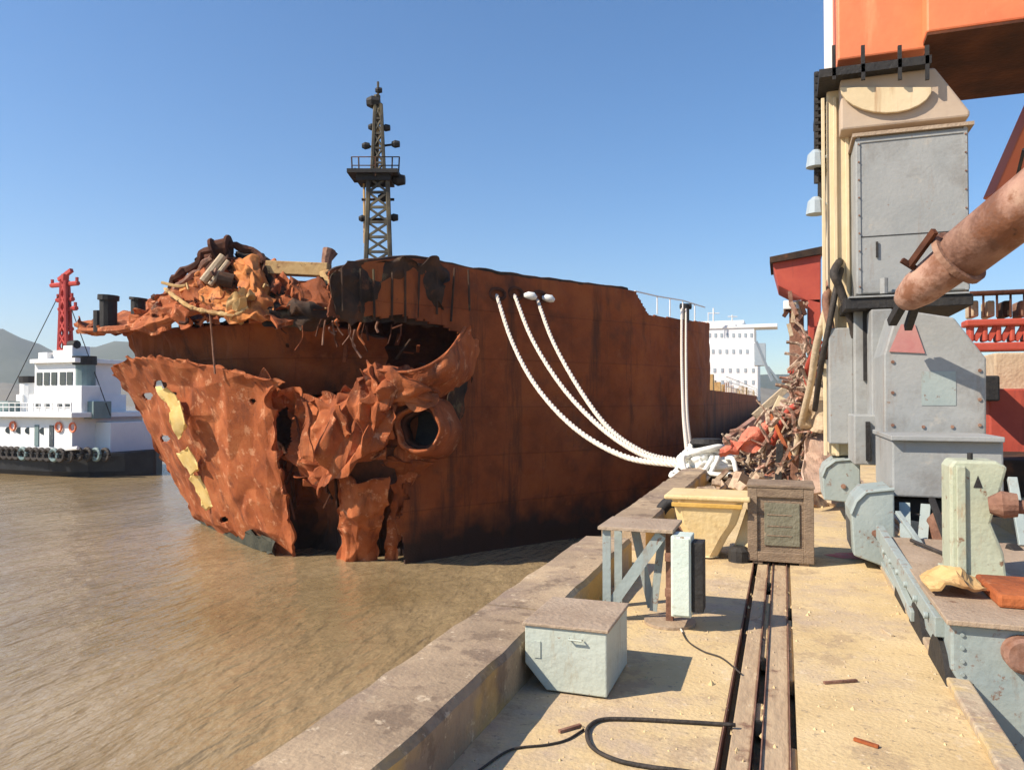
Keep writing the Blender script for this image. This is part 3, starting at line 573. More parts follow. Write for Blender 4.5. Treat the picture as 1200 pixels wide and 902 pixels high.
mb = MB(); mb.bar(P(383, 318, 29.2), P(386, 342, 29.1), .42, .4, up=(0, 1, 0)); mb.bar(P(368, 336, 29.1), P(396, 338, 29.1), .2, .5); mb.build('ochre_girder', 'ochre', S, bevel=.03)
arc = curve([P(184, 352, 30.6), P(205, 329, 30.3), P(230, 306, 30.0), P(248, 290, 29.9), P(274, 289, 29.8), P(300, 297, 29.8), P(316, 316, 29.6), P(326, 340, 29.0)], 60)
MB().tube([p + Vector((noise.noise(p * 2.1), noise.noise(p * 1.9 + Vector((4, 4, 4))), noise.noise(p * 2.4 + Vector((9, 2, 1))))) * .22 for p in arc], [.12 + .14 * abs(noise.noise(p * 3)) for p in arc], 6).build('twisted_frame', 'rust_dark', S)
arc = curve([P(176, 366, 30.2), P(200, 344, 29.9), P(226, 322, 29.6), P(246, 304, 29.4)], 40)
MB().tube([p + Vector((noise.noise(p * 2.1), noise.noise(p * 1.9), noise.noise(p * 2.4))) * .2 for p in arc], [.10 + .12 * abs(noise.noise(p * 3)) for p in arc], 6).build('twisted_frame', 'scrapbrown', S)
# pale machinery wreck in the hollow of the heap
mb = MB(); mb.tube([P(238, 330, 28.7), P(262, 300, 29.0)], .16, 8); mb.tube([P(246, 334, 28.6), P(268, 306, 28.9)], .10, 8); mb.build('bent_pipe', 'tan', S)
mb = MB(); mb.tube([P(256, 326, 28.5), P(274, 330, 28.6)], .28, 12); mb.build('winch_drum', 'soot', S)
mb = MB(); mb.tube([P(250, 294, 29.6), P(268, 290, 29.7)], .38, 12); mb.tube([P(250, 294, 29.5), P(253, 293, 29.5)], .48, 12); mb.tube([P(266, 290, 29.6), P(269, 290, 29.6)], .48, 12); mb.build('winch_drum', 'rust_dark', S)
mb = MB(); mb.tube([P(381, 326, 29.4), P(383, 304, 29.6), P(386, 293, 29.7)], [.18, .2, .26], 9); mb.bar(P(374, 318, 29.4), P(393, 296, 29.7), .2); mb.build('ventilator_stump', 'scrapbrown', S)
mb = MB(); mb.box((0, 0, 0), (0, 0, 0)); mb.v = []; mb.f = []
for (u, v) in ((127, 358), (162, 358)):
    d = 32.5 if u < 140 else 31.6
    mb = MB(); mb.tube([P(u, 388 if u < 140 else 378, d), P(u, v - 6, d)], .34 if u < 140 else .28, 12); mb.tube([P(u, v - 6, d), P(u + .3, v - 12 if u < 140 else v - 9, d)], .42 if u < 140 else .35, 12)
    if u < 140: mb.tube([P(116, 389, d), P(116, 364, d)], .22, 10)
    mb.build('mooring_bitt', 'dark', S, smooth=False)
# thin struts, frames and wires in the wreck
for k in range(60):
    u = random.uniform(205, 400); top = 300 + abs(u - 262) * .38
    v = random.uniform(top + 12, 382); d = random.uniform(27.9, 29.6)
    L = random.uniform(14, 38); a = random.uniform(-.9, .9)
    mb = MB(); p0 = P(u, v, d); p1 = P(u + L * math.sin(a) * .6 + L * .5 * math.cos(k), v - L * .35 * abs(math.cos(a)) * (1 if v > 340 else .4), d + random.uniform(-.5, .5)); pm = (p0 + p1) / 2 + Vector((random.uniform(-.2, .2), 0, random.uniform(-.25, .25)))
    mb.tube(curve([p0, pm, p1], 6), random.uniform(.025, .07), 5); mb.build('bent_frame', random.choice(['rust', 'rust_dark', 'scrapbrown', 'soot', 'ochre']), S)
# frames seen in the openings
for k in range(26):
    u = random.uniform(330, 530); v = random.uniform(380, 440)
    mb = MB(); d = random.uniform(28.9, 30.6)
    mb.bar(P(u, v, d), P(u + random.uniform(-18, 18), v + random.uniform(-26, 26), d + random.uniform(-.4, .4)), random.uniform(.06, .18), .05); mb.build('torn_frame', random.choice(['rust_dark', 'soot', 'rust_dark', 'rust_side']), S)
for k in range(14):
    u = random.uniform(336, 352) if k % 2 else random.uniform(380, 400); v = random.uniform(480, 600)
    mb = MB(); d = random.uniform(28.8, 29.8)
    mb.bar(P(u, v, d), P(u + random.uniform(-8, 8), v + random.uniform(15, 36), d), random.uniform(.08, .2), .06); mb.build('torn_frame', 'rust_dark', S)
for k in range(16):
    u = random.uniform(290, 470); v = 378 + random.uniform(-4, 10); L = random.uniform(8, 34); d = 27.4 + random.uniform(0, .5)
    MB().tube(curve([P(u, v, d), P(u + random.uniform(-4, 4), v + L * .5, d + .2), P(u + random.uniform(-9, 9), v + L, d + .2)], 8), random.uniform(.02, .05), 5).build('hanging_wire', random.choice(['scrapbrown', 'rust_dark', 'rust']), S)
# hanging wire
MB().tube([P(246, 366, 27.9), P(249, 400, 28.4), P(252, 438, 28.6)], .04, 5).build('hanging_wire', 'scrapbrown', S)
# light coloured draining scar on the hull
# fairlead lips where the ropes pass
for (u, v, d) in ((583, 345, 30.75), (604, 344, 31.3), (632, 348, 32.1)):
    c = P(u, v, d); mb = MB(); a = Vector((.69, -.72, 0))
    x2 = Vector((.72, .69, 0)); z2 = Vector((0, 0, 1))
    mb.tube([c + (x2 * math.cos(t) * .34 + z2 * math.sin(t) * .22) for t in [i * math.pi / 8 for i in range(17)]], .07, 6); mb.build('fairlead', 'rust_dark', S)
# rail on the lowered bulwark
mb = MB()
pts = [P(744, 341, 35.8), P(770, 347, 37.0), P(800, 352, 38.6), P(826, 360, 40.6)]
mb.tube(pts, .035, 5)
for (u, v0, v1, d) in ((770, 347, 368, 37.0), (785, 349, 371, 37.8), (800, 352, 374, 38.6), (814, 356, 376, 39.6)): mb.tube([P(u, v0, d), P(u, v1, d)], .035, 5)
mb.build('guard_rail', 'white', S)
mb = MB(); mb.tube([P(803, 378, 38.9), P(803, 358, 38.9)], .20, 10); mb.tube([P(797, 359, 38.9), P(810, 359, 38.9)], .15, 8); mb.build('roller_fairlead', 'dark', S)
# pale patch in the step of the bulwark (deck house behind)
mb = MB(); mb.box((-18, 46, 2), (-7.6, 48, 5.9)); mb.build('deck_locker', 'tan', S)
# hatch coamings, pipes and clutter on the main deck
for i in range(7):
    y0 = 50 + i * 13.5
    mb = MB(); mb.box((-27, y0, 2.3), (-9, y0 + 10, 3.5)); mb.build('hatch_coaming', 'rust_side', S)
for i in range(60):
    mb = MB(); yy = 44.5 + i * 1.7; xx = random.uniform(-5.2, -4.3); h = random.uniform(.3, 1.1) * (1 if i < 20 else .8)
    mb.box((xx, yy, 2.3), (xx + random.uniform(.2, .6), yy + random.uniform(.2, 1.0), 2.3 + h)); mb.build('deck_gear', random.choice(['tan', 'tan', 'scrapbrown', 'ochre']), S)
mb = MB()
for zz in (2.75, 3.15, 3.5): mb.tube([(-4.1, 60, zz), (-4.1, 148, zz)], .03, 4)
for i in range(45): mb.tube([(-4.1, 60 + i * 2, 2.3), (-4.1, 60 + i * 2, 3.5)], .03, 4)
mb.build('guard_rail', 'white', S)
# accommodation block aft
acc = MB(); Y0 = 128
def ab_(u0, v0, u1, v1, y, dep, nm='superstructure_tier', m_='white', par=None):
    return MB().qbox(u0, v0, u1, v1, y, dep).build(nm, m_, par or S, bevel=.05)
t1 = ab_(770, 424, 888, 470, Y0, 14); t2 = ab_(776, 402, 886, 424.4, Y0 + .6, 12); t3 = ab_(784, 384, 884, 402.4, Y0 + 1.2, 10)
ab_(812, 376, 872, 384.3, Y0 + 1.6, 7); br = ab_(808, 380.5, 911, 384.5, Y0 + 1, 5, 'bridge_wing')
for (tier, v, us) in ((t1, 434, range(800, 884, 9)), (t1, 448, range(800, 884, 9)), (t2, 412, range(826, 882, 8)), (t3, 393, range(830, 880, 7))):
    for u in us: MB().qbox(u, v - 2.6, u + 2.8, v + 2.2, Y0 - .08 + (0 if tier is t1 else .6 if tier is t2 else 1.2), .06).build('window', 'bluegrey', tier)
mb = MB(); mb.tube([P(836, 377, 124), P(836, 361, 124)], .12, 6); mb.tube([P(830, 367, 124), P(843, 367, 124)], .08, 6); mb.tube([P(830, 377, 124), P(830, 366, 124)], .07, 5); mb.build('radar_mast', 'white', S)
mb = MB(); mb.tube([P(858, 377, 124), P(858, 369, 124)], .1, 6); mb.tube([P(853, 371, 124), P(864, 371, 124)], .08, 6); mb.build('radar_mast', 'white', S)
mb = MB(); mb.qbox(884, 402, 897, 428, 120, 3); mb.build('lifeboat_davit', 'bluegrey', S)
mb = MB(); mb.bar(P(886, 400, 112), P(905, 446, 112), .35); mb.bar(P(900, 430, 112), P(912, 446, 112), .3); mb.build('accommodation_ladder', 'bluegrey', S)
# foremast: lattice with platform, lamps and radar brackets
mast = MB(); MD = 31.5
def mp_(du, v, dd=0): return P(443 + du, v, MD + dd)
def latt(mb, v0, v1, w0, w1, n, r):
    C4 = [(-1, -1), (1, -1), (1, 1), (-1, 1)]
    k = MD / F
    def pt(c, t):
        ww = w0 + (w1 - w0) * t; return mp_(c[0] * ww, v0 + (v1 - v0) * t, c[1] * ww * k)
    for c in C4: mb.tube([pt(c, 0), pt(c, 1)], r, 5)
    for i in range(n):
        for j in range(4):
            a, b = C4[j], C4[(j + 1) % 4]
            mb.tube([pt(a, i / n), pt(b, (i + 1) / n)], r * .62, 4); mb.tube([pt(b, i / n), pt(a, (i + 1) / n)], r * .62, 4)
            mb.tube([pt(a, (i + 1) / n), pt(b, (i + 1) / n)], r * .7, 4)
latt(mast, 330, 208, 15, 11, 7, .10)
latt(mast, 208, 122, 7.5, 3.5, 5, .08)
mast.tube([mp_(0, 122), mp_(0, 96)], .05, 5)
mast.tube([mp_(-3.5, 190), mp_(-1, 112)], .14, 6)
fm = mast.build('foremast', mat('weathered_mast_steel', [(.035, .033, .03), (.10, .085, .06), (.20, .16, .09)], 1.2, .8, .2), S)
mb = MB(); mb.obox(mp_(-3, 206), (R3, FH, (0, 0, 1)), (1.02, .75, .08)); mb.obox(mp_(-3, 212), (R3, FH, (0, 0, 1)), (.7, .55, .12)); mb.build('platform', 'dark', fm)
mb = MB()
for a in range(8): 
    x = math.cos(a * math.pi / 4); y = math.sin(a * math.pi / 4)
    mb.tube([mp_(-3 + x * 27, 206, y * .7), mp_(-3 + x * 28, 184, y * .7)], .03, 4)
for v in (184, 194): mb.tube([mp_(-3 + math.cos(a * math.pi / 8) * 28, v, math.sin(a * math.pi / 8) * .7) for a in range(17)], .025, 4)
mb.build('platform_rail', 'soot', fm)
for (du, v, s_) in ((-26, 203, .22), (25, 211, .26), (-14, 171, .16), (21, 169, .17), (10, 150, .16), (-7, 149, .15), (-18, 256, .15), (19, 255, .17), (-5, 120, .28), (1, 106, .14), (6, 232, .2)):
    mb = MB(); c = mp_(du, v); mb.tube([c - R3 * s_, c - R3 * s_ * .2, c + R3 * s_ * .9], [s_ * .6, s_, s_ * .75], 8); mb.tube([c, mp_(du * .25, v + 2)], .05, 5); mb.build('mast_lamp', 'dark', fm)
for v in (258, 235): 
    mb = MB(); mb.tube([mp_(-19, v - 1), mp_(19, v - 1)], .06, 5); mb.build('cross_arm', 'soot', fm)
mb = MB(); mb.tube([mp_(-16, 285), mp_(-16.5, 215)], .045, 4); mb.tube([mp_(-3, 200), mp_(-1, 150)], .12, 6); mb.build('ladder', 'ochre', fm)
# ------------------------------------------------------------------ mooring ropes
def rope_thing(pix, d0, d1, r, label, sleeve=None):
    pts = []
    n = len(pix)
    for i, (u, v) in enumerate(pix): pts.append(P(u, v, d0 + (d1 - d0) * (i / (n - 1))))
    t = thing('mooring_rope', pts[-1], label, 'rope', 'white mooring ropes from the ship to the quay')
    cv = curve(pts, 260); mb = MB()
    for k in range(3):
        st = []
        for i, p in enumerate(cv):
            tg = (cv[min(i + 1, 259)] - cv[max(i - 1, 0)]).normalized(); a1 = tg.cross(Vector((1, .1, 0))).normalized(); a2 = tg.cross(a1); ph = i * .55 + k * 2.094
            st.append(p + (a1 * math.cos(ph) + a2 * math.sin(ph)) * r * .48)
        mb.tube(st, r * .6, 5)
    mb.build('rope_line', 'rope', t, smooth=True)
    if sleeve:
        mb = MB(); c = P(sleeve[0], sleeve[1], d0 + .25); mb.tube([c + R3 * -.28, c + R3 * -.12, c + R3 * .10 + Vector((0, 0, -.05)), c + R3 * .24 + Vector((0, 0, -.12))], [.07, .15, .17, .07], 7); mb.build('chafe_pad', 'ropewhite', t, smooth=True)
    return t
rope_thing([(582, 346), (600, 400), (628, 452), (672, 500), (730, 534), (797, 545)], 30.5, 16.9, .075, 'longest white mooring rope, starting furthest left on the rusty hull')
rope_thing([(603, 346), (624, 398), (658, 452), (700, 497), (748, 530), (800, 544)], 31.0, 16.9, .075, 'second white mooring rope from the left, sagging from the rusty hull', (622, 346))
rope_thing([(630, 352), (648, 400), (678, 454), (712, 500), (754, 530), (802, 542)], 31.8, 16.9, .075, 'third white mooring rope from the left, below two white chafe pads', (643, 349))
rope_thing([(799, 362), (799, 420), (801, 480), (806, 532)], 38.6, 17.4, .06, 'left of the two near vertical ropes hanging from the lowered bulwark')
rope_thing([(804, 362), (804, 420), (805, 480), (810, 532)], 38.7, 17.4, .05, 'right of the two near vertical ropes hanging from the lowered bulwark')
# ------------------------------------------------------------------ tug
TD = 60.0
T = thing('tugboat', P(70, 556, TD), 'white harbour tug with black hull and tall red mast behind the wrecked bow', 'tug')
kx = TD / F
def tb(u0, v0, u1, v1, d, dep, nm, m_, par=T, bevel=.04):
    c = (P(u0, v1, d) + P(u1, v0, d)) / 2 + FH * (dep / 2); k = d / F
    return MB().obox(c, (R3, FH, (0, 0, 1)), (abs(u1 - u0) * k / 2, dep / 2, abs(v1 - v0) * k / 2)).build(nm, m_, par, bevel=bevel)
mb = MB(); st = []
#       u, half breadth, sheer v
for (u, hb, v) in ((-120, 3.2, 522), (-90, 4.2, 524), (-20, 4.6, 527), (60, 4.6, 528), (120, 4.4, 527), (165, 3.4, 527), (195, 1.8, 526), (212, .15, 524)):
    c = P(u, v, TD + 4.5); zt = c.z; cx = c
    for (f, z) in ((-hb * .8, WZ - .6), (-hb * .95, WZ + .4), (-hb, zt - .25), (-hb, zt), (hb, zt), (hb, WZ - .6)):
        b_ = Vector((cx.x, cx.y, 0)) + FH * f; st.append((b_.x, b_.y, z))
W_ = 6; ns = 8
mb.add(st, [(i * W_ + k, (i + 1) * W_ + k, (i + 1) * W_ + (k + 1) % W_, i * W_ + (k + 1) % W_) for i in range(ns - 1) for k in range(W_)] + [tuple(range(W_)), tuple(range((ns - 1) * W_, ns * W_))])
th_ = mb.build('hull', 'tugblack', T)
for i in range(19):
    u = -30 + i * 11; hb = 4.6 if u < 120 else 4.4 - (u - 120) * .028
    c = P(u, 532 if u < 130 else 530, TD + 4.5 - hb - .1)
    if u > 175: continue
    mb = MB(); r_ = .42
    mb.tube([c + R3 * math.cos(a) * r_ + Vector((0, 0, 1)) * math.sin(a) * r_ for a in [k * math.pi / 6 for k in range(13)]], .15, 6, False)
    mb.build('tyre_fender', ('rubber', 'rubber', 'tuggreen', 'rubber', 'rubber')[i % 5], T)
mb = MB()
mb.tube([P(u, v, TD + .0) for u, v in ((-60, 524), (20, 527), (100, 527), (140, 523))], .14, 6); mb.build('rubbing_strake', 'white', T)
lower = tb(-70, 488, 118, 526, TD + 1.0, 6.5, 'deckhouse', 'white')
for u in (6, 26, 42, 68): MB().tube([P(u, 505, TD + .96), P(u, 505, TD + 1.1)], .28, 12).build('porthole', 'glass', lower)
for u in (83, 57): tb(u - 4, 498, u + 3, 523, TD + .93, .1, 'door', 'glass' if u > 80 else 'tuggreen', lower, 0)
tb(-40, 483, 126, 489, TD + .3, 8, 'deck_edge', 'white')
mid = tb(32, 462, 108, 484, TD + 1.8, 5, 'upper_deckhouse', 'white')
wh = tb(38, 424, 110, 463, TD + 2.2, 4.2, 'wheelhouse', 'white')
for u in (47, 60, 73, 88, 100): tb(u - 4.6, 436, u + 4.6, 451, TD + 2.14, .1, 'window', 'glass', wh, 0)
tb(34, 420, 114, 425, TD + 1.8, 5, 'wheelhouse_roof', 'white')
for u in (50, 66, 88, 101): tb(u - 5, 473, u + 3, 478, TD + 1.74, .1, 'window', 'glass', mid, 0)
tb(61, 410, 84, 421, TD + 3, 2, 'mast_base', 'white')
mm = MB(); 
def tlat(v0, v1, w0, w1, n):
    for s1 in (-1, 1):
        for s2 in (-1, 1): mm.tube([P(72 + s1 * w0, v0, TD + 4 + s2 * w0 * kx), P(72 + s1 * w1, v1, TD + 4 + s2 * w1 * kx)], .17, 6)
    for i in range(n):
        t = i / n; t2 = (i + 1) / n; w_ = w0 + (w1 - w0) * t; w2 = w0 + (w1 - w0) * t2
        for s2 in (-1, 1):
            mm.tube([P(72 - w_, v0 + (v1 - v0) * t, TD + 4 + s2 * w_ * kx), P(72 + w2, v0 + (v1 - v0) * t2, TD + 4 + s2 * w2 * kx)], .11, 5)
            mm.tube([P(72 + w_, v0 + (v1 - v0) * t, TD + 4 + s2 * w_ * kx), P(72 - w2, v0 + (v1 - v0) * t2, TD + 4 + s2 * w2 * kx)], .11, 5)
tlat(420, 328, 7, 3.4, 6)
mm.tube([P(72, 420, TD + 4), P(72, 330, TD + 4)], .25, 8)
tm = mm.build('mast', 'redmast', T)
for (v, a, b) in ((332, 48, 95), (350, 58, 86), (361, 62, 92), (385, 62, 84)):
    mb = MB(); mb.tube([P(a, v, TD + 4), P(b, v, TD + 4)], .2, 6); mb.tube([P(a + 2, v - 1, TD + 4), P(a + 2, v - 7, TD + 4)], .14, 6); mb.tube([P(b - 2, v - 1, TD + 4), P(b - 2, v - 7, TD + 4)], .14, 6); mb.build('cross_arm', 'redmast', tm)
mb = MB(); mb.bar(P(62, 326, TD + 4), P(84, 316, TD + 4), .3); mb.tube([P(72, 330, TD + 4), P(73, 320, TD + 4)], .3, 8); mb.build('radar', 'redmast', tm)
mb = MB(); mb.tube([P(24, 484, TD + 3), P(24, 448, TD + 3)], .9, 14); fn = mb.build('funnel', 'white', T); mb = MB(); mb.tube([P(24, 448, TD + 3), P(24, 440, TD + 3)], .98, 14); mb.build('funnel_top', 'dark', fn)
mb = MB(); mb.tube([P(116, 486, TD + 3), P(116, 428, TD + 3)], .8, 14); fn = mb.build('funnel', 'tuggreen', T); mb = MB(); mb.tube([P(116, 428, TD + 3), P(116, 418, TD + 3)], .9, 14); mb.build('funnel_top', 'dark', fn)
mb = MB(); mb.tube([P(98, 420, TD + 3), P(98, 405, TD + 3)], .2, 8); mb.tube([P(92, 404, TD + 3), P(104, 404, TD + 3)], .35, 8); mb.build('searchlight', 'dark', T)
tb(120, 494, 158, 528, TD + 3, 4.5, 'bow_bulwark', 'white')
mb = MB(); 
for i in range(14): mb.tube([P(-20 + i * 11, 483, TD + .5), P(-20 + i * 11, 472, TD + .5)], .05, 4)
for v in (472, 477): mb.tube([P(-20, v, TD + .5), P(124, v, TD + .5)], .05, 4)
mb.build('guard_rail', 'white', T)
for (u0, v0, u1, v1, dd, m_) in ((112, 452, 128, 486, 1.5, 'white'), (84, 405, 100, 420, 2.6, 'white'), (6, 462, 18, 484, 2, 'white'), (-14, 470, 4, 484, 1, 'tuggreen'), (40, 412, 56, 421, 2.6, 'white'), (126, 470, 142, 490, 2, 'tuggreen')):
    tb(u0, v0, u1, v1, TD + dd, 1.6, 'deck_locker', m_)
for u in (14, 96, 120): mb = MB(); mb.tube([P(u, 500, TD + .9) + R3 * math.cos(a) * .36 + Vector((0, 0, 1)) * math.sin(a) * .36 for a in [k * math.pi / 5 for k in range(11)]], .08, 5, False); mb.build('life_ring', 'redorange', T)
mb = MB(); mb.tube([P(72, 330, TD + 4), P(-30, 476, TD + 3)], .04, 4); mb.build('stay_wire', 'dark', T)
mb = MB(); mb.tube([P(72, 340, TD + 4), P(158, 486, TD + 3)], .04, 4); mb.build('stay_wire', 'dark', T)
T.rotation_euler = (0, 0, math.radians(-24)); T.location = Vector(T.location) - R3 * 1.75
# ------------------------------------------------------------------ quay furniture
# sloped steel box in the foreground
def corner(u, v, z=0): return G(u, v, z)
bx = G(662, 812)
B = thing('steel_box', (bx.x, bx.y, 0), 'pale green steel box with sloping foot and brown lid at front of quay', 'box')
f0 = YP(634, 815, 4.55); f1 = YP(711, 815, 4.55)
bxl, bxr = YP(615, 800, 4.55).x, YP(711, 800, 4.55).x; by = G(711, 820).y
bt = .385
bxl = YP(615, 745, by).x; bxr = YP(711, 745, by).x; bfl = YP(640, 815, by).x
mb = MB(); mb.prism([(bfl, by, .012), (bxr, by, .012), (bxr, by, bt), (bxl, by, bt), (bxl, by, .16)], (0, .62, 0)); mb.build('body', 'boxgreen', B, bevel=.008)
mb = MB(); mb.box((bxl - .012, by - .014, bt + .001), (bxr + .012, by + .635, bt + .022)); mb.build('lid', 'platebrown', B, bevel=.006)
mb = MB(); mb.box((bxl + .06, by - .006, .2), (bxl + .10, by + .002, .3)); mb.build('hinge', 'boxgreen', B); mb = MB(); mb.tube([(bxl + .28, by - .01, .335), (bxl + .28, by - .03, .335), (bxl + .36, by - .03, .335), (bxl + .36, by - .01, .335)], .006, 5); mb.build('latch', 'boxgreen', B)
# steel stand
sy = G(700, 702).y; sy = 6.0
S0 = YP(706, 628, sy); S1 = YP(782, 628, sy)
tz = YP(745, 622, sy).z
ST = thing('steel_stand', ((S0.x + S1.x) / 2, sy, 0), 'grey angle iron stand with brown plate top beside the pale green cabinet', 'stand')
mb = MB(); mb.box((S0.x - .03, sy - .04, tz), (S1.x + .05, sy + .52, tz + .028)); mb.build('top_plate', 'platebrown', ST, bevel=.005)
for (x, yy) in ((S0.x + .03, sy), (S0.x + .03, sy + .45)):
    mb = MB(); mb.box((x - .03, yy, 0), (x + .035, yy + .012, tz)); mb.box((x - .03, yy + .0121, 0), (x - .018, yy + .07, tz)); mb.build('leg', 'teal', ST)
for (x, yy) in ((S1.x - .0, sy + .1), ):
    mb = MB(); mb.box((x - .028, yy, .02), (x + .028, yy + .055, tz)); mb.build('leg', 'scrapbrown', ST, bevel=.004)
mb = MB(); mb.bar((S0.x + .06, sy + .02, .12), (S1.x - .05, sy + .02, tz - .02), .012, .085, up=(0, 0, 1)); mb.build('brace', 'teal', ST)
mb = MB(); mb.bar((S0.x + .2, sy + .3, tz - .02), (S0.x + .34, sy + .3, .06), .012, .07); mb.build('brace', 'teal', ST)
mb = MB(); mb.bar((S0.x + .36, sy + .24, .05), (S1.x - .08, sy + .24, tz - .1), .012, .06); mb.build('brace', 'teal', ST)
c = Vector((S1.x, sy + .12, 0)); mb = MB(); mb.tube([c + Vector((0, 0, .002)), c + Vector((0, 0, .022))], .20, 24); mb.build('base_disc', 'platebrown', ST)
# cabinet on the post
cy = sy - .10
a = YP(786, 630, cy); b = YP(808, 724, cy); e_ = YP(820, 630, cy)
CB = thing('switch_cabinet', ((a.x + b.x) / 2, cy, 0), 'tall pale mint electrical cabinet with grey edge hung on the rusty post', 'cabinet')
mb = MB(); mb.box((a.x, cy, b.z), (b.x + .012, cy + .24, a.z + .012)); cbb = mb.build('cabinet_body', 'mint', CB, bevel=.006)
mb = MB(); mb.box((a.x + .012, cy - .012, b.z + .015), (b.x, cy - .001, a.z)); mb.build('door', 'mint', CB, bevel=.004)
mb = MB(); mb.box((b.x + .016, cy + .02, b.z + .04), (b.x + .10, cy + .2, a.z - .03)); mb.build('cable_duct', 'dark', CB, bevel=.004)
mb = MB(); mb.box((a.x - .06, cy + .10, a.z - .2), (a.x, cy + .14, a.z - .14)); mb.box((a.x - .06, cy + .10, b.z + .12), (a.x, cy + .14, b.z + .18)); mb.build('bracket', 'scrapbrown', CB)
# crate
ky = G(915, 662).y
KL = G(876, 660).x; KR = G(952, 663).x; KL = YP(876, 600, ky).x; KR = YP(954, 600, ky).x; KZ = YP(915, 572, ky).z
K = thing('wooden_crate', ((KL + KR) / 2, ky, 0), 'square weathered wooden crate with recessed grey panel standing over the trough', 'crate')
KD = .62
mb = MB(); mb.box((KL + .03, ky + .03, .05), (KR - .03, ky + KD - .03, KZ - .03)); mb.build('crate_body', 'crate', K)
fw = .10
for (x0, z0, x1, z1) in ((KL, .03, KL + fw, KZ), (KR - fw, .03, KR, KZ), (KL + fw, .03, KR - fw, .03 + fw), (KL + fw, KZ - fw, KR - fw, KZ)):
    for yy in (ky, ky + KD - .03): 
        mb = MB(); mb.box((x0, yy, z0), (x1 - .001, yy + .03, z1)); mb.build('frame_board', 'crate', K, bevel=.006)
mb = MB(); mb.box((KL - .01, ky - .01, KZ + .002), (KR + .01, ky + KD + .01, KZ + .03)); mb.build('lid', 'crate', K, bevel=.006)
mb = MB(); mb.box((KL + fw + .07, ky + .012, .03 + fw + .07), (KR - fw - .04, ky + .028, KZ - fw - .06)); mb.build('front_panel', 'cratepanel', K, bevel=.004)
mb = MB()
for z in (.3, .4, .52): mb.box((KL + fw + .1, ky + .006, z), (KR - fw - .12, ky + .013, z + .012))
mb.build('slat', 'crate', K)
mb = MB(); 
for x in (KL + .05, KR - .15): mb.box((x, ky + .02, 0), (x + .1, ky + KD - .02, .05))
mb.build('skid', 'crate', K)
# yellow mooring bollard seat
yb = G(825, 640).y; yb = 8.6
H = thing('yellow_bollard', (YP(825, 600, yb).x, yb + .3, 0), 'flared faded yellow steel bollard stand between the steel stand and crate', 'bollard')
YL, YR = YP(790, 600, yb).x, YP(868, 600, yb).x
zt = YP(830, 586, yb).z
prof2 = [(zt, -.03, .03), (zt - .10, .0, .0), (zt - .26, .03, -.05), (zt - .40, .10, -.14), (.02, .16, -.26)]
vs = []; 
for (z, dl, dr) in prof2:
    x0 = YL + dl; x1 = YR + dr; o = (zt - z) * .22
    vs += [(x0, yb + o, z), (x0 + .08, yb - .05 + o, z), (x1 - .08, yb - .05 + o, z), (x1, yb + o, z), (x1, yb + .55, z), (x0, yb + .55, z)]
fs = [(i * 6 + (k + 1) % 6, i * 6 + k, (i + 1) * 6 + k, (i + 1) * 6 + (k + 1) % 6) for i in range(4) for k in range(6)] + [(0, 1, 2, 3, 4, 5)[::-1], tuple(range(24, 30))]
mb = MB(); mb.add(vs, fs); mb.build('bollard_body', 'yellow', H, bevel=.015)
mb = MB(); mb.box((YL - .10, yb - .07, zt + .002), (YR + .10, yb + .66, zt + .05)); mb.build('top_plate', 'yellow', H, bevel=.015)
mb = MB(); mb.box((YL - .02, yb - .062, zt - .075), (YR + .02, yb - .02, zt - .03)); mb.build('rim', mat('deep_yellow_paint', [(.52, .30, .06), (.62, .38, .1)], 3, .6, .2), H, bevel=.006)
mb = MB(); mb.prism([(YR - .12, yb + .2, .02), (YR + .12, yb + .12, .02), (YR + .20, yb + .14, .30), (YR + .05, yb + .2, zt - .1)], (0, .05, 0)); mb.build('gusset', 'yellow', H, bevel=.01)
mb = MB(); mb.tube([(YR - .02, yb + .1, .0), (YR - .02, yb + .1, .12), (YR - .02, yb + .1, .16)], [.12, .12, .07], 12); mb.build('anchor_bolt', 'dark', H)
# dark arched cleat by the parapet gap
cl = G(788, 612, .1); A = thing('mooring_cleat', (cl.x - .05, cl.y, 0), 'dark arched iron cleat in the parapet gap left of the yellow bollard', 'cleat')
mb = MB(); mb.tube([(cl.x - .30 + .5 * i / 12 + .05, cl.y, .08 + .30 * math.sin(math.pi * i / 12)) for i in range(13)], [.05] + [.08] * 11 + [.05], 8); mb.build('horn', 'dark', A, smooth=True)
mb = MB(); mb.box((cl.x - .32, cl.y - .12, 0), (cl.x + .32, cl.y + .12, .08)); mb.build('base_plate', 'scrapbrown', A, bevel=.01)
# bollard with bundled rope
RB = G(822, 556); D_ = 18
bl = thing('mooring_bollard', (RB.x, 17.2, 0), 'iron mooring bollard buried in white rope turns at the quay edge', 'bollard')
bc = Vector((YP(828, 540, 17.2).x, 17.2, 0))
bl.location = bc
mb = MB(); mb.tube([bc, bc + Vector((0, 0, .12)), bc + Vector((0, 0, .13)), bc + Vector((0, 0, .70)), bc + Vector((0, 0, .80)), bc + Vector((0, 0, .9))], [.42, .42, .24, .24, .36, .30], 18); mb.build('bollard_post', 'dark', bl)
RP = thing('rope_bundle', bc + Vector((0, -.1, 0)), 'heap of thick white rope turns wound on the far mooring bollard', 'rope')
for k in range(9):
    pts = []
    z0 = .14 + .07 * k
    for i in range(40):
        a = i / 39 * 2 * math.pi * 1.0
        rr = .34 + .10 * math.sin(a * 2 + k) + random.uniform(-.012, .012) + (.18 if k < 3 else 0)
        pts.append(bc + Vector((rr * 1.35 * math.cos(a + k), rr * math.sin(a + k), z0 + .05 * math.sin(a * 3 + k * 2))))
    MB().tube(pts, .055, 7).build('rope_turn', 'ropewhite', RP, smooth=True)
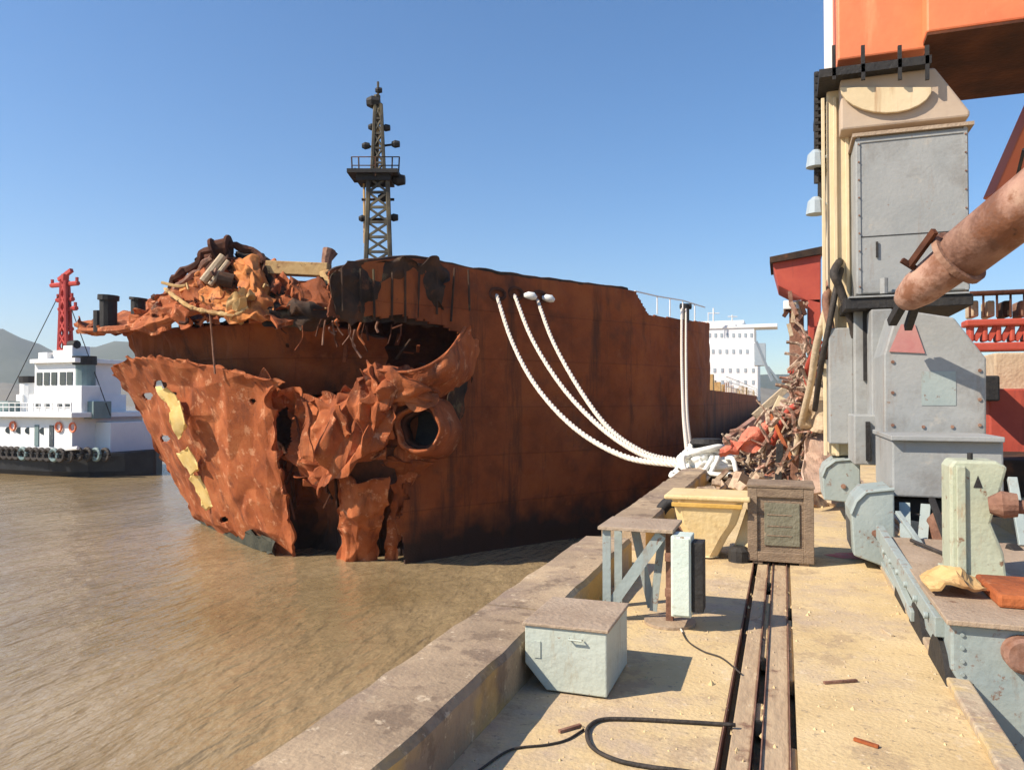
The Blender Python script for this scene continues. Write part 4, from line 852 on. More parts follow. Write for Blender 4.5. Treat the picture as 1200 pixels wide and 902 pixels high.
for k in range(5):
    a = k * 1.3; p0 = bc + Vector((.45 * math.cos(a), -.3, .5)); 
    MB().tube(curve([p0, p0 + Vector((.15 * math.cos(a), -.35, .0 )), p0 + Vector((.3 * math.cos(a * 2), -.5, -.42)), p0 + Vector((.8 * math.cos(a * 2), -.8, -.45))], 14), .05, 7).build('rope_turn', 'ropewhite', RP, smooth=True)
patch([[(806, 524, 16.9), (822, 516, 17.0), (838, 520, 17.0)], [(802, 538, 16.6), (824, 532, 16.4), (848, 536, 16.6)], [(800, 552, 16.5), (824, 552, 16.2), (852, 552, 16.4)]], 30, 24, amp=.06, fr=2.5, ridge=.08, rfr=2, thick=.04, jag=.15, seed=66, facet=(7, 5, .10)).build('chafe_cloth', 'ropewhite', RP)
# rope tail lying down to the parapet
t = thing('rope_tail', G(775, 556, .3), 'loose white rope end lying on the parapet top before the bollard', 'rope')
MB().tube(curve([P(797, 545, 16.9), P(815, 552, 16.2), P(842, 556, 15.8), P(866, 556, 15.6)], 20), .05, 7).build('rope_line', 'ropewhite', t, smooth=True)
# red tarp bundle right of the bollard
p = G(862, 545); 
m_ = patch([[(850, 518, 14.6), (864, 506, 14.6), (880, 496, 14.8), (898, 484, 15)], [(846, 528, 14.2), (864, 520, 14.1), (884, 508, 14.3), (902, 496, 14.6)], [(850, 538, 14.2), (866, 532, 14.2), (888, 522, 14.3), (906, 510, 14.6)]], 34, 20, amp=.12, fr=2, ridge=.16, rfr=1.3, thick=.05, jag=.15, seed=60)
tag(m_.build('crumpled_tarp', 'redcloth'), 'crumpled faded red tarpaulin lying along the quay behind the white rope', 'tarp')
# hoses and thin cables on the ground
def gcurve(pix, n, r, m, name, label, cat, z=None):
    pts = [G(u, v, 0) + Vector((0, 0, r + .002)) for u, v in pix]
    return tag(MB().tube(curve(pts, n), r, 7).build(name, m, smooth=True), label, cat)
gcurve([(862, 852), (800, 848), (740, 845), (703, 846), (688, 858), (694, 878), (722, 893), (760, 901), (800, 906), (840, 912)], 70, .011, 'rubber', 'hose', 'dark rubber hose looped on the sand near the trough', 'hose')
gcurve([(560, 905), (598, 880), (640, 874), (664, 868), (684, 856)], 40, .006, 'rubber', 'cable', 'thin cable on the ground running left of the hose loop', 'cable')
gcurve([(798, 738), (806, 752), (824, 764), (846, 772), (868, 790)], 40, .006, 'rubber', 'cable', 'thin cable running from the mint cabinet to the trough', 'cable')
t = gcurve([(790, 722), (796, 735), (800, 742)], 10, .008, 'rope', 'cable', 'pale cable end hanging under the mint cabinet', 'cable')
# ------------------------------------------------------------------ the portal crane on the right
CY = 12.6
CR = thing('portal_crane', (YP(1050, 560, CY).x, CY + 1, 0), 'tall cream and grey portal crane leg with orange top on the quay rail', 'crane')
xl = YP(962, 300, CY).x; 
def zc(v, u=1000, y=CY): return YP(u, v, y).z
cx1 = YP(1096, 300, CY).x
col = MB(); col.box((xl + .10, CY, .9), (YP(1040, 300, CY).x, CY + 1.5, zc(100))); cl_ = col.build('leg_column', 'cream', CR, bevel=.04)
# pilaster ribs
for u in (962, 976, 990):
    x = YP(u, 300, CY - .05).x; mb = MB(); mb.box((x + .02, CY - .05, .9), (x + .07, CY - .002, zc(112))); mb.build('stiffener', 'cream', cl_, bevel=.008)
# column head widening above the cabinet
hz0, hz1 = zc(152, 1050), zc(98, 1040)
mb = MB(); hx0 = YP(985, 130, CY - .4).x; hx1 = YP(1096, 110, CY - .4).x; hx2 = YP(1137, 152, CY - .4).x
mb.prism([(hx0, CY - .4, hz0 - .05), (hx2, CY - .4, hz0 - .05), (hx2, CY - .4, hz0 + .03), (hx1, CY - .4, hz1), (hx0, CY - .4, hz1)], (0, 1.6, 0)); mb.build('column_head', mat('dusty_pink_cream', [(.42, .32, .24), (.52, .41, .30)], 1, .7, .15), CR, bevel=.03)
pts = []
for i in range(13):
    a = math.pi + math.pi * i / 12; pts.append((1038 + 54 * math.cos(a), 104 - 30 * math.sin(a)))
mb = MB(); pz = [YP(u, v, CY - .42) for u, v in pts]; mb.prism([p_ for p_ in pz], (0, -.06, 0)); mb.build('rounded_plate', 'cream', CR, bevel=.01)
# ring platform and railing at the top of the leg
pz0 = zc(88, 1030); 
mb = MB(); mb.box((YP(960, 80, CY - .6).x, CY - .6, zc(78, 1030, CY - .6) - .05), (YP(1092, 80, CY - .6).x, CY + 1.8, zc(78, 1030, CY - .6) + .07)); pf = mb.build('walkway', 'dark', CR)
for u in (975, 1009, 1052, 1084):
    a = YP(u, 54, CY - .58); b = YP(u, 94, CY - .58); mb = MB(); mb.box((a.x, CY - .6, b.z), (a.x + .05, CY - .55, a.z)); mb.build('walkway_bracket', 'dark', pf)
# ladder and cables on the left side
mb = MB(); 
for v in range(92, 205, 8): a = YP(958, v, CY + .3); mb.box((a.x - .04, CY + .2, a.z), (xl + .12, CY + .5, a.z + .04))
mb.tube([YP(957, 85, CY + .25), YP(957, 215, CY + .25)], .045, 5); mb.tube([YP(961, 85, CY + .5), YP(961, 250, CY + .5)], .04, 5); mb.build('ladder', 'dark', CR)
for v in (185, 240): 
    a = YP(956, v, CY + .2); mb = MB(); mb.tube([a + Vector((0, 0, .12)), a + Vector((0, 0, .05)), a - Vector((0, 0, .15))], [.05, .12, .15], 10); mb.bar(a, a + Vector((.3, 0, 0)), .04); mb.build('floodlight', 'bluegrey', CR)
# orange head
ot0 = zc(66, 1030); OT = zc(66, 1030) + 6
mb = MB(); mb.box((YP(981, 40, CY).x, CY - .05, ot0), (YP(1086, 40, CY).x, CY + 1.5, OT)); mb.build('orange_post', 'redorange', CR, bevel=.03)
mb = MB(); mb.box((YP(966, 40, CY + .3).x, CY + .3, ot0), (YP(976, 40, CY + .3).x, CY + .42, OT)); mb.build('white_conduit', 'white', CR)
bzb = YP(1150, 29, CY - .4).z
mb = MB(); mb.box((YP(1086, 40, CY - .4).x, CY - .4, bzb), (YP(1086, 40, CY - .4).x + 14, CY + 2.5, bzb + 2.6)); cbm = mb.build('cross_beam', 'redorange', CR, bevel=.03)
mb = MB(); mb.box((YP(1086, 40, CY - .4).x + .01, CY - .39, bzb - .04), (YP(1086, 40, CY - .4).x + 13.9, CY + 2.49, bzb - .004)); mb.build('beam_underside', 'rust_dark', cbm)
# large grey cabinet on the leg
mb = MB(); gx0 = YP(1003, 250, CY - .8).x; gx1 = YP(1136, 250, CY - .8).x; gz0 = YP(1070, 342, CY - .8).z; gz1 = YP(1070, 155, CY - .8).z
mb.box((gx0, CY - .8, gz0), (gx1, CY + .9, gz1)); gc = mb.build('grey_cabinet', 'grey', CR, bevel=.02)
mb = MB(); mb.box((gx0 - .04, CY - .86, gz1 + .002), (gx1 + .06, CY + .95, gz1 + .05)); mb.build('cabinet_roof', 'platebrown', gc)
mb = MB()
for x in (gx0 + .02, gx1 - .06): mb.box((x, CY - .815, gz0), (x + .04, CY - .802, gz1))
mb.box((gx0 + .061, CY - .815, gz1 - .08), (gx1 - .061, CY - .802, gz1 - .04)); mb.build('cabinet_trim', 'grey', gc)
mb = MB(); zm = gz0 + (gz1 - gz0) * .36; mb.box((gx0 + .061, CY - .806, zm), (gx1 - .061, CY - .8005, zm + .012)); mb.build('panel_seam', 'dark', gc)
for i in range(9):
    for x in (gx0 + .04, gx1 - .04):
        z_ = gz0 + .1 + (gz1 - gz0 - .2) * i / 8; MB().tube([(x, CY - .816, z_), (x, CY - .83, z_)], .012, 6).build('bolt', 'scrapbrown', gc)
MB().box((gx0 + .25, CY - .81, gz0 + .5), (gx0 + .28, CY - .83 + .0, gz0 + .72)).build('door_handle', 'dark', gc)
mb = MB(); mb.tube([(gx1 + .02, CY - .5, gz0), (gx1 + .03, CY - .5, gz1 - .3), (gx1 - .02, CY - .3, gz1 - .1)], .025, 6); mb.build('cable', 'dark', gc)
# platform under cabinet
mb = MB(); px0 = YP(990, 350, CY - 1.0).x; px1 = YP(1141, 350, CY - 1.0).x; pz = YP(1065, 352, CY - 1).z
mb.box((px0, CY - 1.0, pz - .09), (px1, CY + 1.2, pz + .06)); mb.build('platform', 'dark', CR, bevel=.01)
mb = MB(); mb.box((px0 + .05, CY - 1.03, pz + .062), (px1 - .05, CY + 1.2, pz + .085)); mb.tube([YP(1036, 344, CY - .95), YP(1036, 326, CY - .95)], .05, 8); mb.build('platform_top', 'grey', CR)
# lower grey legs and housings
def cq(u0, v0, u1, v1, y, dep, nm, m_='grey', bev=.02): return MB().qbox(u0, v0, u1, v1, y, dep).build(nm, m_, CR, bevel=bev)
cq(972, 384, 1000, 520, CY - .4, 1.4, 'lower_leg'); cq(1022, 362, 1046, 515, CY - 1.2, 1.6, 'lower_leg')
cq(1002, 362, 1021, 512, CY - .6, .9, 'lower_leg'); cq(1012, 362, 1016, 446, CY - .66, .05, 'conduit', 'dark', .002)
cq(1001, 486, 1040, 545, CY - 1.4, 1.0, 'leg_shoe'); cq(1015, 494, 1020, 540, CY - 1.46, .05, 'slot', 'dark', .002)
# gear housing with sloped top
hy = CY - 2.4
hp = [YP(1036, 510, hy), YP(1156, 510, hy), YP(1156, 420, hy), YP(1118, 372, hy), YP(1052, 362, hy), YP(1036, 415, hy)]
mb = MB(); mb.prism(hp, (0, 1.8, 0)); gh = mb.build('gear_housing', 'grey', CR, bevel=.02)
tp = [YP(1042, 412, hy - .02), YP(1084, 414, hy - .02), YP(1072, 380, hy - .02), YP(1056, 380, hy - .02)]
mb = MB(); mb.prism(tp, (0, .012, 0)); mb.build('faded_red_triangle', mat('faded_red_mark', [(.42, .16, .15), (.48, .25, .22)], 3, .7, .1), gh)
for (u, v) in ((1046, 424), (1046, 460), (1046, 498), (1148, 434), (1148, 468), (1148, 498), (1082, 500), (1116, 500)):
    c = YP(u, v, hy); MB().tube([c, c + Vector((0, -.018, 0))], .02, 6).build('bolt', 'scrapbrown', gh)
a = YP(1100, 455, hy - .004); mb = MB(); mb.box((a.x - .18, hy - .006, a.z - .2), (a.x + .18, hy - .001, a.z + .2)); mb.build('inspection_cover', 'teal', gh)
b2 = MB().qbox(1046, 516, 1176, 584, CY - 3.4, 1.6).build('motor_housing', 'grey', CR, bevel=.02)
mb = MB(); a = YP(1044, 514, CY - 3.5); b = YP(1178, 514, CY - 3.5); mb.box((a.x, CY - 3.5, a.z - .02), (b.x, CY - 1.7, a.z + .035)); mb.build('housing_lid', 'grey', b2, bevel=.01)
cq(1046, 586, 1200, 604, CY - 3.2, 1.2, 'sole_plate', 'dark')
# rear guard boxes at the foot, rounded tops
for (u0, v0, u1, v1, y, dep, m_) in ((964, 538, 1008, 588, CY - .6, 1.2, 'teal'), (998, 574, 1048, 654, 8.7, .9, 'teal')):
    a = YP(u0, v1, y); b = YP(u1, v0, y); x0, x1, z0, z1 = a.x, b.x, max(0.01, YP(u0, v1, y).z), b.z
    mb = MB(); w_ = x1 - x0; h_ = z1 - z0
    mb.prism([(x0 + .02, y, z0 + .03), (x1, y, z0 - .1 if u0 > 990 else z0), (x1, y, z1), (x0 + w_ * .35, y, z1 - .04), (x0 + .05, y, z1 - .14), (x0, y, z1 - .26)], (0, dep, 0))
    gg = mb.build('wheel_guard', m_, CR, bevel=.015)
    MB().tube([Vector((x0 + w_ * .0, y - .012, z1 - .26)), Vector((x0 + .05, y - .012, z1 - .13)), Vector((x0 + w_ * .35, y - .012, z1 - .03)), Vector((x1, y - .012, z1 + .01))], .018, 6).build('guard_lip', 'teal', gg)
    mb = MB(); mb.tube([(x0 + w_ * .55, y - .01, z0 + h_ * .38), (x0 + w_ * .55, y - .03, z0 + h_ * .38)], .035, 8); mb.build('bolt', 'scrapbrown', gg)
# linkages between the guard and beam
mb = MB(); mb.bar(P(1060, 590, 8), P(1062, 660, 7.6), .10, .05); mb.bar(P(1085, 592, 8), P(1080, 650, 7.6), .09, .05); mb.build('link_arm', 'teal', CR)
mb = MB(); mb.bar(P(1062, 604, 8.2), P(1098, 610, 8.0), .12, .06); mb.build('link_arm', 'dark', CR)
mb = MB(); mb.tube([P(1094, 622, 7.7), P(1112, 622, 7.7)], .16, 14); mb.tube([P(1098, 622, 7.7), P(1104, 622, 7.7)], .19, 14); mb.build('brake_drum', 'scrapbrown', CR)
# foreground bogie frame
fy = 5.35; zt_ = .40
fx = YP(1114, 714, fy).x
mb = MB(); mb.prism([(fx, fy, zt_ - .02), (fx, fy, .10), (fx + .28, fy, -.42), (fx + 1.9, fy, -.42), (fx + 1.9, fy, zt_ - .02)], (0, 2.9, 0)); bf = mb.build('bogie_frame', 'teal', CR, bevel=.015)
mb = MB(); mb.box((fx - .03, fy - .05, zt_ - .018), (fx + 1.95, fy + 2.95, zt_ + .015)); mb.build('bogie_deck', 'platebrown', CR, bevel=.006)
mb = MB(); c = YP(1196, 764, fy); mb.tube([c + Vector((0, -.10, 0)), c + Vector((0, -.085, 0)), c + Vector((0, 0, 0))], [.085, .105, .105], 20); mb.build('axle_cap', 'pink', bf)
mb = MB()
for i in range(5): c2 = YP(1128, 725 + i * 5, fy); mb.tube([Vector((fx + .06 + (i > 2) * .0, fy - .012, zt_ - .08 - i * .08)), Vector((fx + .06, fy, zt_ - .08 - i * .08))], .012, 8)
mb.build('rivet', 'teal', bf)
for (a, b, w_, m_) in (((1052, 600, 7.6), (1100, 668, 6.6), .05, 'teal'), ((1066, 640, 7.2), (1100, 700, 5.9), .07, 'teal'), ((1092, 585, 7.9), (1112, 640, 7.2), .06, 'dark'), ((1100, 660, 6.6), (1128, 664, 6.5), .05, 'scrapbrown'), ((1036, 660, 7.6), (1060, 700, 6.6), .06, 'teal'), ((1128, 606, 8), (1130, 650, 7.6), .07, 'bluegrey'), ((1186, 560, 7.4), (1200, 640, 7.0), .08, 'teal'), ((1184, 640, 6.9), (1215, 668, 6.6), .10, 'dark')):
    MB().bar(P(*a), P(*b), w_, w_ * .7).build('bogie_bracket', m_, CR, bevel=.006)
for k in range(9):
    c = Vector((fx + .2 + random.random() * .9, fy + .3 + random.random() * 2.1, zt_ + .016)); r = random.uniform(.015, .04)
    MB().tube([c, c + Vector((0, 0, r * 1.2))], r, 6).build('deck_bolt', random.choice(['scrapbrown', 'teal', 'dark']), bf)
mb = MB(); mb.tube(curve([Vector((fx + .15, fy + 2.6, zt_ + .05)), Vector((fx + .35, fy + 1.9, zt_ + .03)), Vector((fx + .2, fy + 1.2, zt_ + .03)), Vector((fx + .6, fy + .5, zt_ + .03)), Vector((fx + 1.2, fy + .3, zt_ + .04))], 30), .018, 6); mb.build('cable', 'rubber', bf)
# side arm running along the pit edge
mb = MB(); mb.bar((fx - .02, fy + .2, .30), (fx - .05, fy + 3.2, .42), .07, .13); mb.bar((fx - .03, fy + 1.2, .1), (fx - .05, fy + 3.0, .30), .05, .08)
for i in range(6): mb.tube([(fx - .06, fy + .4 + i * .45, .32), (fx - .09, fy + .4 + i * .45, .32)], .025, 8)
mb.build('side_arm', 'teal', CR, bevel=.006)
mb = MB()
for k in range(3):
    mb.tube([Vector((fx - .03, fy + .3 + k * .85, -.12)), Vector((fx + .12, fy + .3 + k * .85, -.12))], .34, 18)
mb.build('wheel', 'dark', CR)
# green gear motor on the bogie
gy = 6.55
G0 = YP(1148, 655, gy)
GM = thing('gear_motor', (G0.x, gy + .2, zt_ + .015), 'pale green gear motor casing with rusty coupling on the bogie deck', 'motor')
a = YP(1114, 652, gy); gzt = YP(1146, 540, gy).z; g1 = YP(1180, 600, gy).x; gz_ = zt_ + .016
mb = MB(); mb.prism([(a.x, gy, gz_), (g1, gy, gz_), (g1 - .02, gy, gz_ + .2), (g1 - .10, gy, gz_ + .42), (g1 - .02, gy, gzt - .16), (g1 + .01, gy, gzt - .04), (g1 - .06, gy, gzt), (a.x + .03, gy, gzt + .0), (a.x, gy, gzt - .05)], (0, .34, 0)); mb.build('casing', 'green', GM, bevel=.02)
mb = MB(); mb.box((a.x + .04, gy - .03, gz_ + .02), (a.x + .10, gy - .001, gzt - .04)); mb.box((a.x - .02, gy - .04, gz_), (g1 + .04, gy + .4, gz_ + .03)); mb.build('casing_rib', 'green', GM, bevel=.006)
c = YP(1168, 592, gy - .1); mb = MB(); mb.tube([c + Vector((-.05, 0, 0)), c + Vector((.03, -.02, .01)), c + Vector((.12, -.03, .01))], [.06, .10, .085], 14); mb.tube([c + Vector((.10, -.03, 0)), c + Vector((.30, -.05, 0))], .05, 12); mb.build('coupling', 'scrapbrown', GM)
mb = MB(); mb.tube([c + Vector((.02, .0, -.02)), c + Vector((.02, -.06, -.02))], .05, 10); mb.build('shaft_hole', 'dark', GM)
mb = MB(); cc = YP(1146, 565, gy); mb.prism([cc + Vector((-.03, -.004, -.04)), cc + Vector((.03, -.004, -.04)), cc + Vector((0, -.004, .05))], (0, .003, 0)); mb.build('warning_mark', 'dark', GM)
mb = MB(); e1 = Vector((cc.x - .02, gy + .15, gzt)); mb.tube([e1, e1 + Vector((0, 0, .05))], .02, 8); mb.build('lifting_eye', 'dark', GM)
# rust coloured scraps on the deck
p = YP(1116, 682, 6.0)
sm = patch([[Vector((p.x - .14, 5.9, zt_ + .03)), Vector((p.x, 5.85, zt_ + .08)), Vector((p.x + .16, 5.9, zt_ + .03))], [Vector((p.x - .16, 6.1, zt_ + .05)), Vector((p.x, 6.05, zt_ + .15)), Vector((p.x + .14, 6.1, zt_ + .05))], [Vector((p.x - .12, 6.3, zt_ + .02)), Vector((p.x, 6.3, zt_ + .06)), Vector((p.x + .12, 6.3, zt_ + .02))]], 16, 12, amp=.03, fr=8, ridge=.03, rfr=6, thick=.02, raw=True, seed=70)
tag(sm.build('rag', 'ochre'), 'crumpled ochre rag lying on the bogie deck before the gear motor', 'rag')
p = YP(1182, 700, 5.8)
mb = MB(); mb.box((p.x - .08, 5.7, zt_ + .017), (p.x + .5, 6.35, zt_ + .10)); tag(mb.build('rusty_block', 'rust', bevel=.02), 'flat rust orange block on the bogie deck right of the gear motor', 'block')
# diagonal strut tube
def strutP(u, v, d): return P(u, v, d)
S_a, S_b = P(1056, 355, 8.5), P(1330, 140, 6.5)
dirn = (S_b - S_a).normalized()
def sp(t): return S_a + (S_b - S_a) * t
mb = MB(); mb.tube([sp(-.0), sp(.03), sp(.10), sp(.30)], [.10, .15, .20, .225], 26); st1 = mb.build('strut_tube', 'pink', CR, smooth=True)
mb = MB(); mb.tube([sp(.30), sp(1)], [.265, .29], 28); mb.build('strut_tube', 'pink', CR, smooth=True)
mb = MB(); mb.tube([sp(.285), sp(.287), sp(.312), sp(.314)], [.23, .315, .315, .27], 28); mb.build('strut_flange', 'scrapbrown', CR)
# bracket arms along the strut
side_ = dirn.cross(F3).normalized(); side_ = side_ if side_.z > 0 else -side_
mb = MB(); mb.bar(sp(.16) + side_ * .27, sp(.33) + side_ * .38, .05, .07); mb.bar(sp(.16) + side_ * .19, sp(.155) + side_ * .37, .05); mb.build('strut_bracket', 'rust_dark', CR)
mb = MB(); mb.tube([P(1200, 175, 8.6), P(1185, 235, 9.4), P(1160, 270, 9.5)], .02, 5); mb.build('strut_stay', 'dark', CR)
mb = MB(); mb.bar(P(1062, 348, 8.5), P(1045, 378, 8.9), .09); mb.bar(P(1074, 354, 8.5), P(1064, 384, 8.9), .08); mb.build('strut_clevis', 'dark', CR)
# red brace behind at the right top
mb = MB(); mb.bar(P(1170, 235, 12.5), P(1225, 110, 12.5), .35, .35); mb.build('red_brace', 'redorange', CR, bevel=.02)
# ------------------------------------------------------------------ second red crane further along
RC = thing('red_crane', G(960, 500), 'dark red portal crane further along the quay behind the cream leg', 'crane')
RY_ = 34
def rq(u0, v0, u1, v1, y, dep, nm, m_='red', bev=.04, par=None): return MB().qbox(u0, v0, u1, v1, y, dep).build(nm, m_, par or RC, bevel=bev)
cbn = MB(); a = [YP(905, 308, RY_), YP(962, 298, RY_), YP(962, 356, RY_), YP(945, 352, RY_), YP(912, 335, RY_)]; cbn.prism(a, (0, 3, 0)); cab = cbn.build('cabin', 'red', RC, bevel=.04)
mb = MB(); a = YP(902, 308, RY_ - .2); b = YP(964, 297, RY_ - .2); mb.prism([a, b, b + Vector((0, 0, .3)), a + Vector((0, 0, .25))], (0, 3.4, 0)); mb.build('roof', 'soot', cab)
rq(918, 352, 940, 362, RY_ - .3, 1.5, 'floodlight', 'white')
rq(926, 362, 942, 515, RY_ + .5, 1.2, 'leg', 'scrapbrown'); rq(948, 350, 962, 515, RY_, 1.2, 'leg', 'red')
for k in range(26):
    u = random.uniform(922, 956); v = random.uniform(352, 470); mb = MB(); y_ = RY_ - random.uniform(0, 1.2)
    mb.bar(YP(u, v, y_), YP(min(964, u + random.uniform(-9, 14)), v + random.uniform(-26, 26), y_), random.uniform(.12, .4), .15); mb.build(random.choice(['brace', 'bracket']), random.choice(['scrapbrown', 'red', 'tan', 'rust_dark', 'pink']), RC)
# right part: truss girder and red housing
y2 = 22
gr = rq(1132, 400, 1300, 410, y2, .6, 'girder'); rq(1132, 372, 1300, 380, y2, .6, 'girder'); rq(1125, 338, 1300, 343, y2, .3, 'top_rail', 'rust_dark')
for i in range(9):
    u = 1136 + i * 16; rq(u, 380, u + 6, 400, y2 + .1, .4, 'post'); rq(u, 343, u + 2, 372, y2 + .1, .1, 'railing_post', 'rust_dark')
    mb = MB(); mb.bar(YP(u + 6, 399, y2 + .2), YP(u + 16, 381, y2 + .2), .12); mb.build('diagonal', 'red', RC)
for i in range(8): u = 1138 + i * 19; rq(u, 352, u + 9, 371, y2 + .3, .7, 'machinery_box', random.choice(['red', 'scrapbrown', 'soot', 'tan']))
rq(1166, 412, 1330, 470, 20, 3, 'lower_housing', 'tan'); rq(1160, 455, 1330, 554, 18.5, 3, 'lower_housing', 'red'); rq(1178, 540, 1330, 640, 16, 3, 'dark_base', 'soot')
rq(1150, 440, 1172, 470, 17.8, 1, 'winch', 'dark')
# ------------------------------------------------------------------ clutter of bent pipes, planks and hoses near the crane foot
def lean(name, label, cat, segs, r, m_, group=None, n=24):
    pts = [P(*s) for s in segs]; 
    return tag(MB().tube(curve(pts, n), r, 7).build(name, m_, smooth=True), label, cat, group)
def plank(label, a, b, w_, t_, m_, cat='plank', name='plank', group=None):
    return tag(MB().bar(P(*a), P(*b), w_, t_, up=(0, 1, .2)).build(name, m_, bevel=.008), label, cat, group)
d9 = 14.5
plank('pale board leaning upright in the middle of the scrap pile', (925, 515, 14.6), (934, 470, 14.7), .34, .05, 'tan')
plank('short pale board leaning left of the upright board in the scrap pile', (896, 510, 15.4), (918, 466, 15.6), .20, .05, 'cream')
plank('brown rusty beam tilting right above the red tarpaulin', (872, 530, 15.8), (942, 452, 16.4), .16, .12, 'scrapbrown', 'beam', 'beam')
plank('pinkish beam lying lowest across the scrap pile', (852, 520, 16.9), (914, 474, 19.5), .28, .16, 'pink', 'beam', 'beam')
plank('tan beam topmost of the scrap pile against the ship', (884, 488, 17.5), (938, 440, 17.5), .16, .12, 'tan', 'beam', 'beam')
plank('dark squared post standing right of the white rope', (912, 562, 13.8), (914, 520, 13.8), .12, .10, 'dark', 'post', 'post')
plank('brown squared post standing right of the dark post', (930, 562, 13.8), (934, 505, 13.8), .13, .10, 'scrapbrown', 'post', 'post')
plank('rusty prop leaning left from the foot of the brown post', (929, 540, 13.7), (903, 486, 14.2), .07, .07, 'rust', 'post', 'prop')
plank('rusty prop leaning right from the foot of the brown post', (930, 540, 13.7), (962, 476, 14.2), .07, .07, 'scrapbrown', 'post', 'prop')
tag(patch([[(950, 440, 13.6), (962, 436, 13.7), (976, 438, 13.8)], [(946, 470, 13.4), (962, 474, 13.3), (980, 470, 13.6)], [(940, 500, 13.4), (960, 505, 13.3), (985, 500, 13.6)]], 24, 24, amp=.12, fr=2.5, ridge=.14, rfr=1.8, thick=.05, jag=.15, seed=80).build('tarp', 'tan'), 'crumpled tan sheet hanging at the foot of the cream crane leg', 'tarp')
tag(patch([[(944, 508, 13.6), (972, 505, 13.8), (990, 512, 14)], [(942, 540, 12.6), (970, 540, 12.8), (992, 545, 13)], [(940, 572, 11.9), (968, 574, 12), (996, 576, 12.1)]], 24, 20, amp=.06, fr=2, ridge=.05, thick=.04, jag=.1, seed=81).build('tarp', mat('pinkish_sheet', [(.48, .30, .22), (.55, .40, .30)], 3, .8, .3)), 'pinkish sheet spread on the quay behind the wooden crate', 'tarp')
for (lb, segs, r, m_) in (
  ('dark green hose drooping highest from the cream leg', [(996, 282, 12.6), (982, 330, 11.4), (972, 380, 11.3), (962, 430, 11.6), (955, 480, 12.4)], .045, 'rubber'),
  ('black hose bundle hanging close along the cream leg', [(1000, 290, 12.6), (978, 316, 11.3), (985, 340, 11.2), (1000, 385, 11.2), (996, 400, 11.3)], .06, 'rubber'),
  ('brown cable loop hanging left of the black hoses', [(980, 310, 12.4), (968, 350, 11.6), (974, 390, 11.5), (965, 420, 11.6)], .06, 'scrapbrown'),
  ('tan hose running from the leg to the scrap pile', [(978, 330, 12.2), (958, 400, 12.6), (950, 450, 13.0), (938, 500, 13.6), (930, 540, 13.8)], .06, 'tan'),
  ('rust red hose snaking over the scrap pile', [(960, 400, 13), (945, 440, 13.6), (955, 470, 13.6), (925, 480, 14), (905, 520, 14.4)], .06, 'red')):
    lean('hose', lb, 'hose', segs, r, m_)
# tangle: small rope pieces, loops and offcuts (one heap nobody could count)
mb = MB()
for k in range(150):
    t_ = random.random(); u = 850 + 105 * t_ + random.uniform(-8, 8); v = 548 - 80 * t_ + random.uniform(-14, 22 + 14 * t_); d = 17.5 - 3.5 * t_ + random.uniform(-.6, .6)
    p0 = P(u, v, d)
    if p0.z < .05: p0.z = .05
    q1 = p0 + Vector((random.uniform(-.35, .35), random.uniform(-.2, .2), random.uniform(-.2, .3))); q2 = q1 + Vector((random.uniform(-.35, .35), random.uniform(-.2, .2), random.uniform(-.4, .15)))
    q1.z = max(.03, q1.z); q2.z = max(.03, q2.z)
    mb.tube(curve([p0, q1, q2], 7), random.uniform(.015, .05), 5)
tag(mb.build('scrap_tangle', mat('scrap_mix', [(.03, .025, .02), (.22, .12, .08), (.54, .43, .31), (.16, .085, .06), (.42, .19, .12), (.66, .60, .50)], 1.6, .85, .4, 20)), 'tangle of rope ends, wire and scrap on the quay beyond the crate', 'scrap', kind='stuff')
mb = MB()
for k in range(120):
    t_ = random.random(); x = -1.4 + 2.3 * random.random(); yy = 13.5 + random.random() * 14; h = .1 + .35 * random.random() * (yy > 15)
    r = random.uniform(.06, .22); c = Vector((x, yy, h * .5))
    A3 = Vector((random.uniform(-1, 1), random.uniform(-1, 1), random.uniform(-.5, .5))).normalized(); B3 = A3.orthogonal().normalized()
    mb.obox(c, (A3, B3, A3.cross(B3)), (r, r * random.uniform(.3, .9), r * random.uniform(.15, .6)))
tag(mb.build('scrap_heap', mat('scrap_mix_pale', [(.05, .035, .03), (.26, .15, .10), (.50, .38, .26), (.14, .06, .04), (.42, .16, .10)], .9, .85, .4, 12)), 'heap of broken plates and rubble further along the quay', 'scrap', kind='stuff')
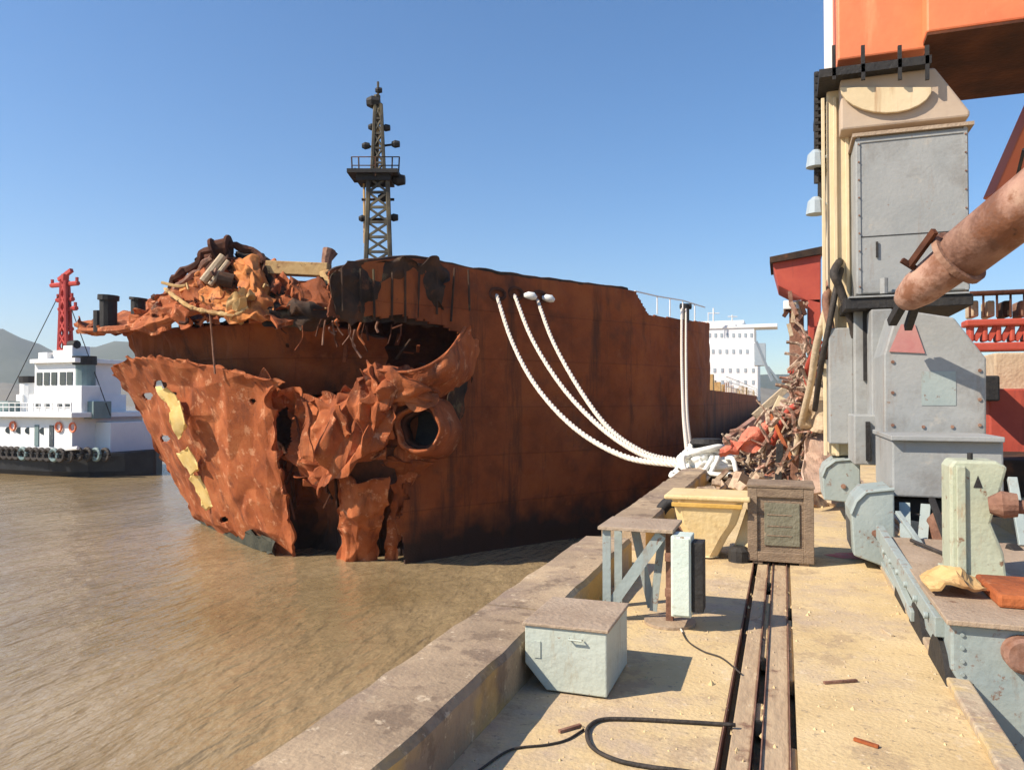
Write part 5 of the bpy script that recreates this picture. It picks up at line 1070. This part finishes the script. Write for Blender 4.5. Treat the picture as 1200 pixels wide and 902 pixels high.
# sand clods fallen into and across the grooves
mb = MB()
for k in range(90):
    x = random.choice((-.295, -.142, .036, -.21, -.05)) + random.uniform(-.03, .03); yy = 2.6 + random.random() ** 1.4 * 7.5; r = random.uniform(.004, .015)
    c = Vector((x, yy, .0)); vs = [c + Vector((math.cos(a) * r * random.uniform(.7, 1.4), math.sin(a) * r * random.uniform(.8, 2.2), -.02)) for a in (0, .9, 1.8, 2.7, 3.6, 4.5, 5.4)] + [c + Vector((0, 0, r * .45))]
    mb.add(vs, [(q_, (q_ + 1) % 7, 7) for q_ in range(7)])
tag(mb.build('sand_clods', 'deck', base=(0, 5, 0)), 'sand clods lying in and across the trough grooves', 'sand', kind='stuff')
# more wreckage beside the crane leg
mb = MB()
for k in range(170):
    t_ = random.random(); u = 958 - random.random() * (14 + 62 * t_); v = 400 + 155 * t_; d = random.uniform(13.4, 15.6)
    p0 = P(u, v, d); a_ = Vector((random.uniform(-.35, .35), random.uniform(-.2, .2), random.uniform(-.5, .5)))
    if random.random() < .55: mb.bar(p0, p0 + a_ * random.uniform(.5, 1.2), random.uniform(.03, .12), random.uniform(.02, .06))
    else: mb.tube(curve([p0, p0 + a_ * .5 + Vector((.08, 0, .05)), p0 + a_], 6), random.uniform(.012, .035), 5)
tag(mb.build('crane_foot_wreckage', mat('wreckage_mix', [(.02, .018, .016), (.17, .08, .055), (.48, .35, .25), (.12, .07, .05), (.40, .20, .14), (.64, .56, .46)], 2.4, .85, .4, 20)), 'tall tangle of torn brown and pale metal against the cream crane leg', 'scrap', kind='stuff')
# red stain: faded red powder in the shade of the crane foot
st_ = G(1003, 652)
vs = [(st_.x + math.cos(a) * .30 * random.uniform(.7, 1.2), st_.y + math.sin(a) * .22 * random.uniform(.7, 1.2), .004) for a in [i * .4 for i in range(16)]]
tag(MB().add(vs, [tuple(range(len(vs)))]).build('paint_spill', mat('spilled_red_paint', [(.62, .12, .10), (.60, .26, .2)], 6, .8, .2)), 'spilt red paint on the concrete right of the crate', 'stain')
# ------------------------------------------------------------------ haze
hz = MB().box((-3500, -400, -20), (3500, 2800, 330))
hm = bpy.data.materials.new('haze_air'); hm.use_nodes = True
n = hm.node_tree.nodes; l = hm.node_tree.links; n.remove(n['Principled BSDF'])
pv = n.new('ShaderNodeVolumePrincipled'); pv.inputs['Color'].default_value = (.9, .95, 1, 1); pv.inputs['Density'].default_value = .0002; pv.inputs['Anisotropy'].default_value = .2
l.new(pv.outputs[0], n['Material Output'].inputs['Volume'])
ho = hz.build('haze', hm, base=(0, 0, 0)); tag(ho, 'pale air haze over the harbour', 'haze', kind='stuff')
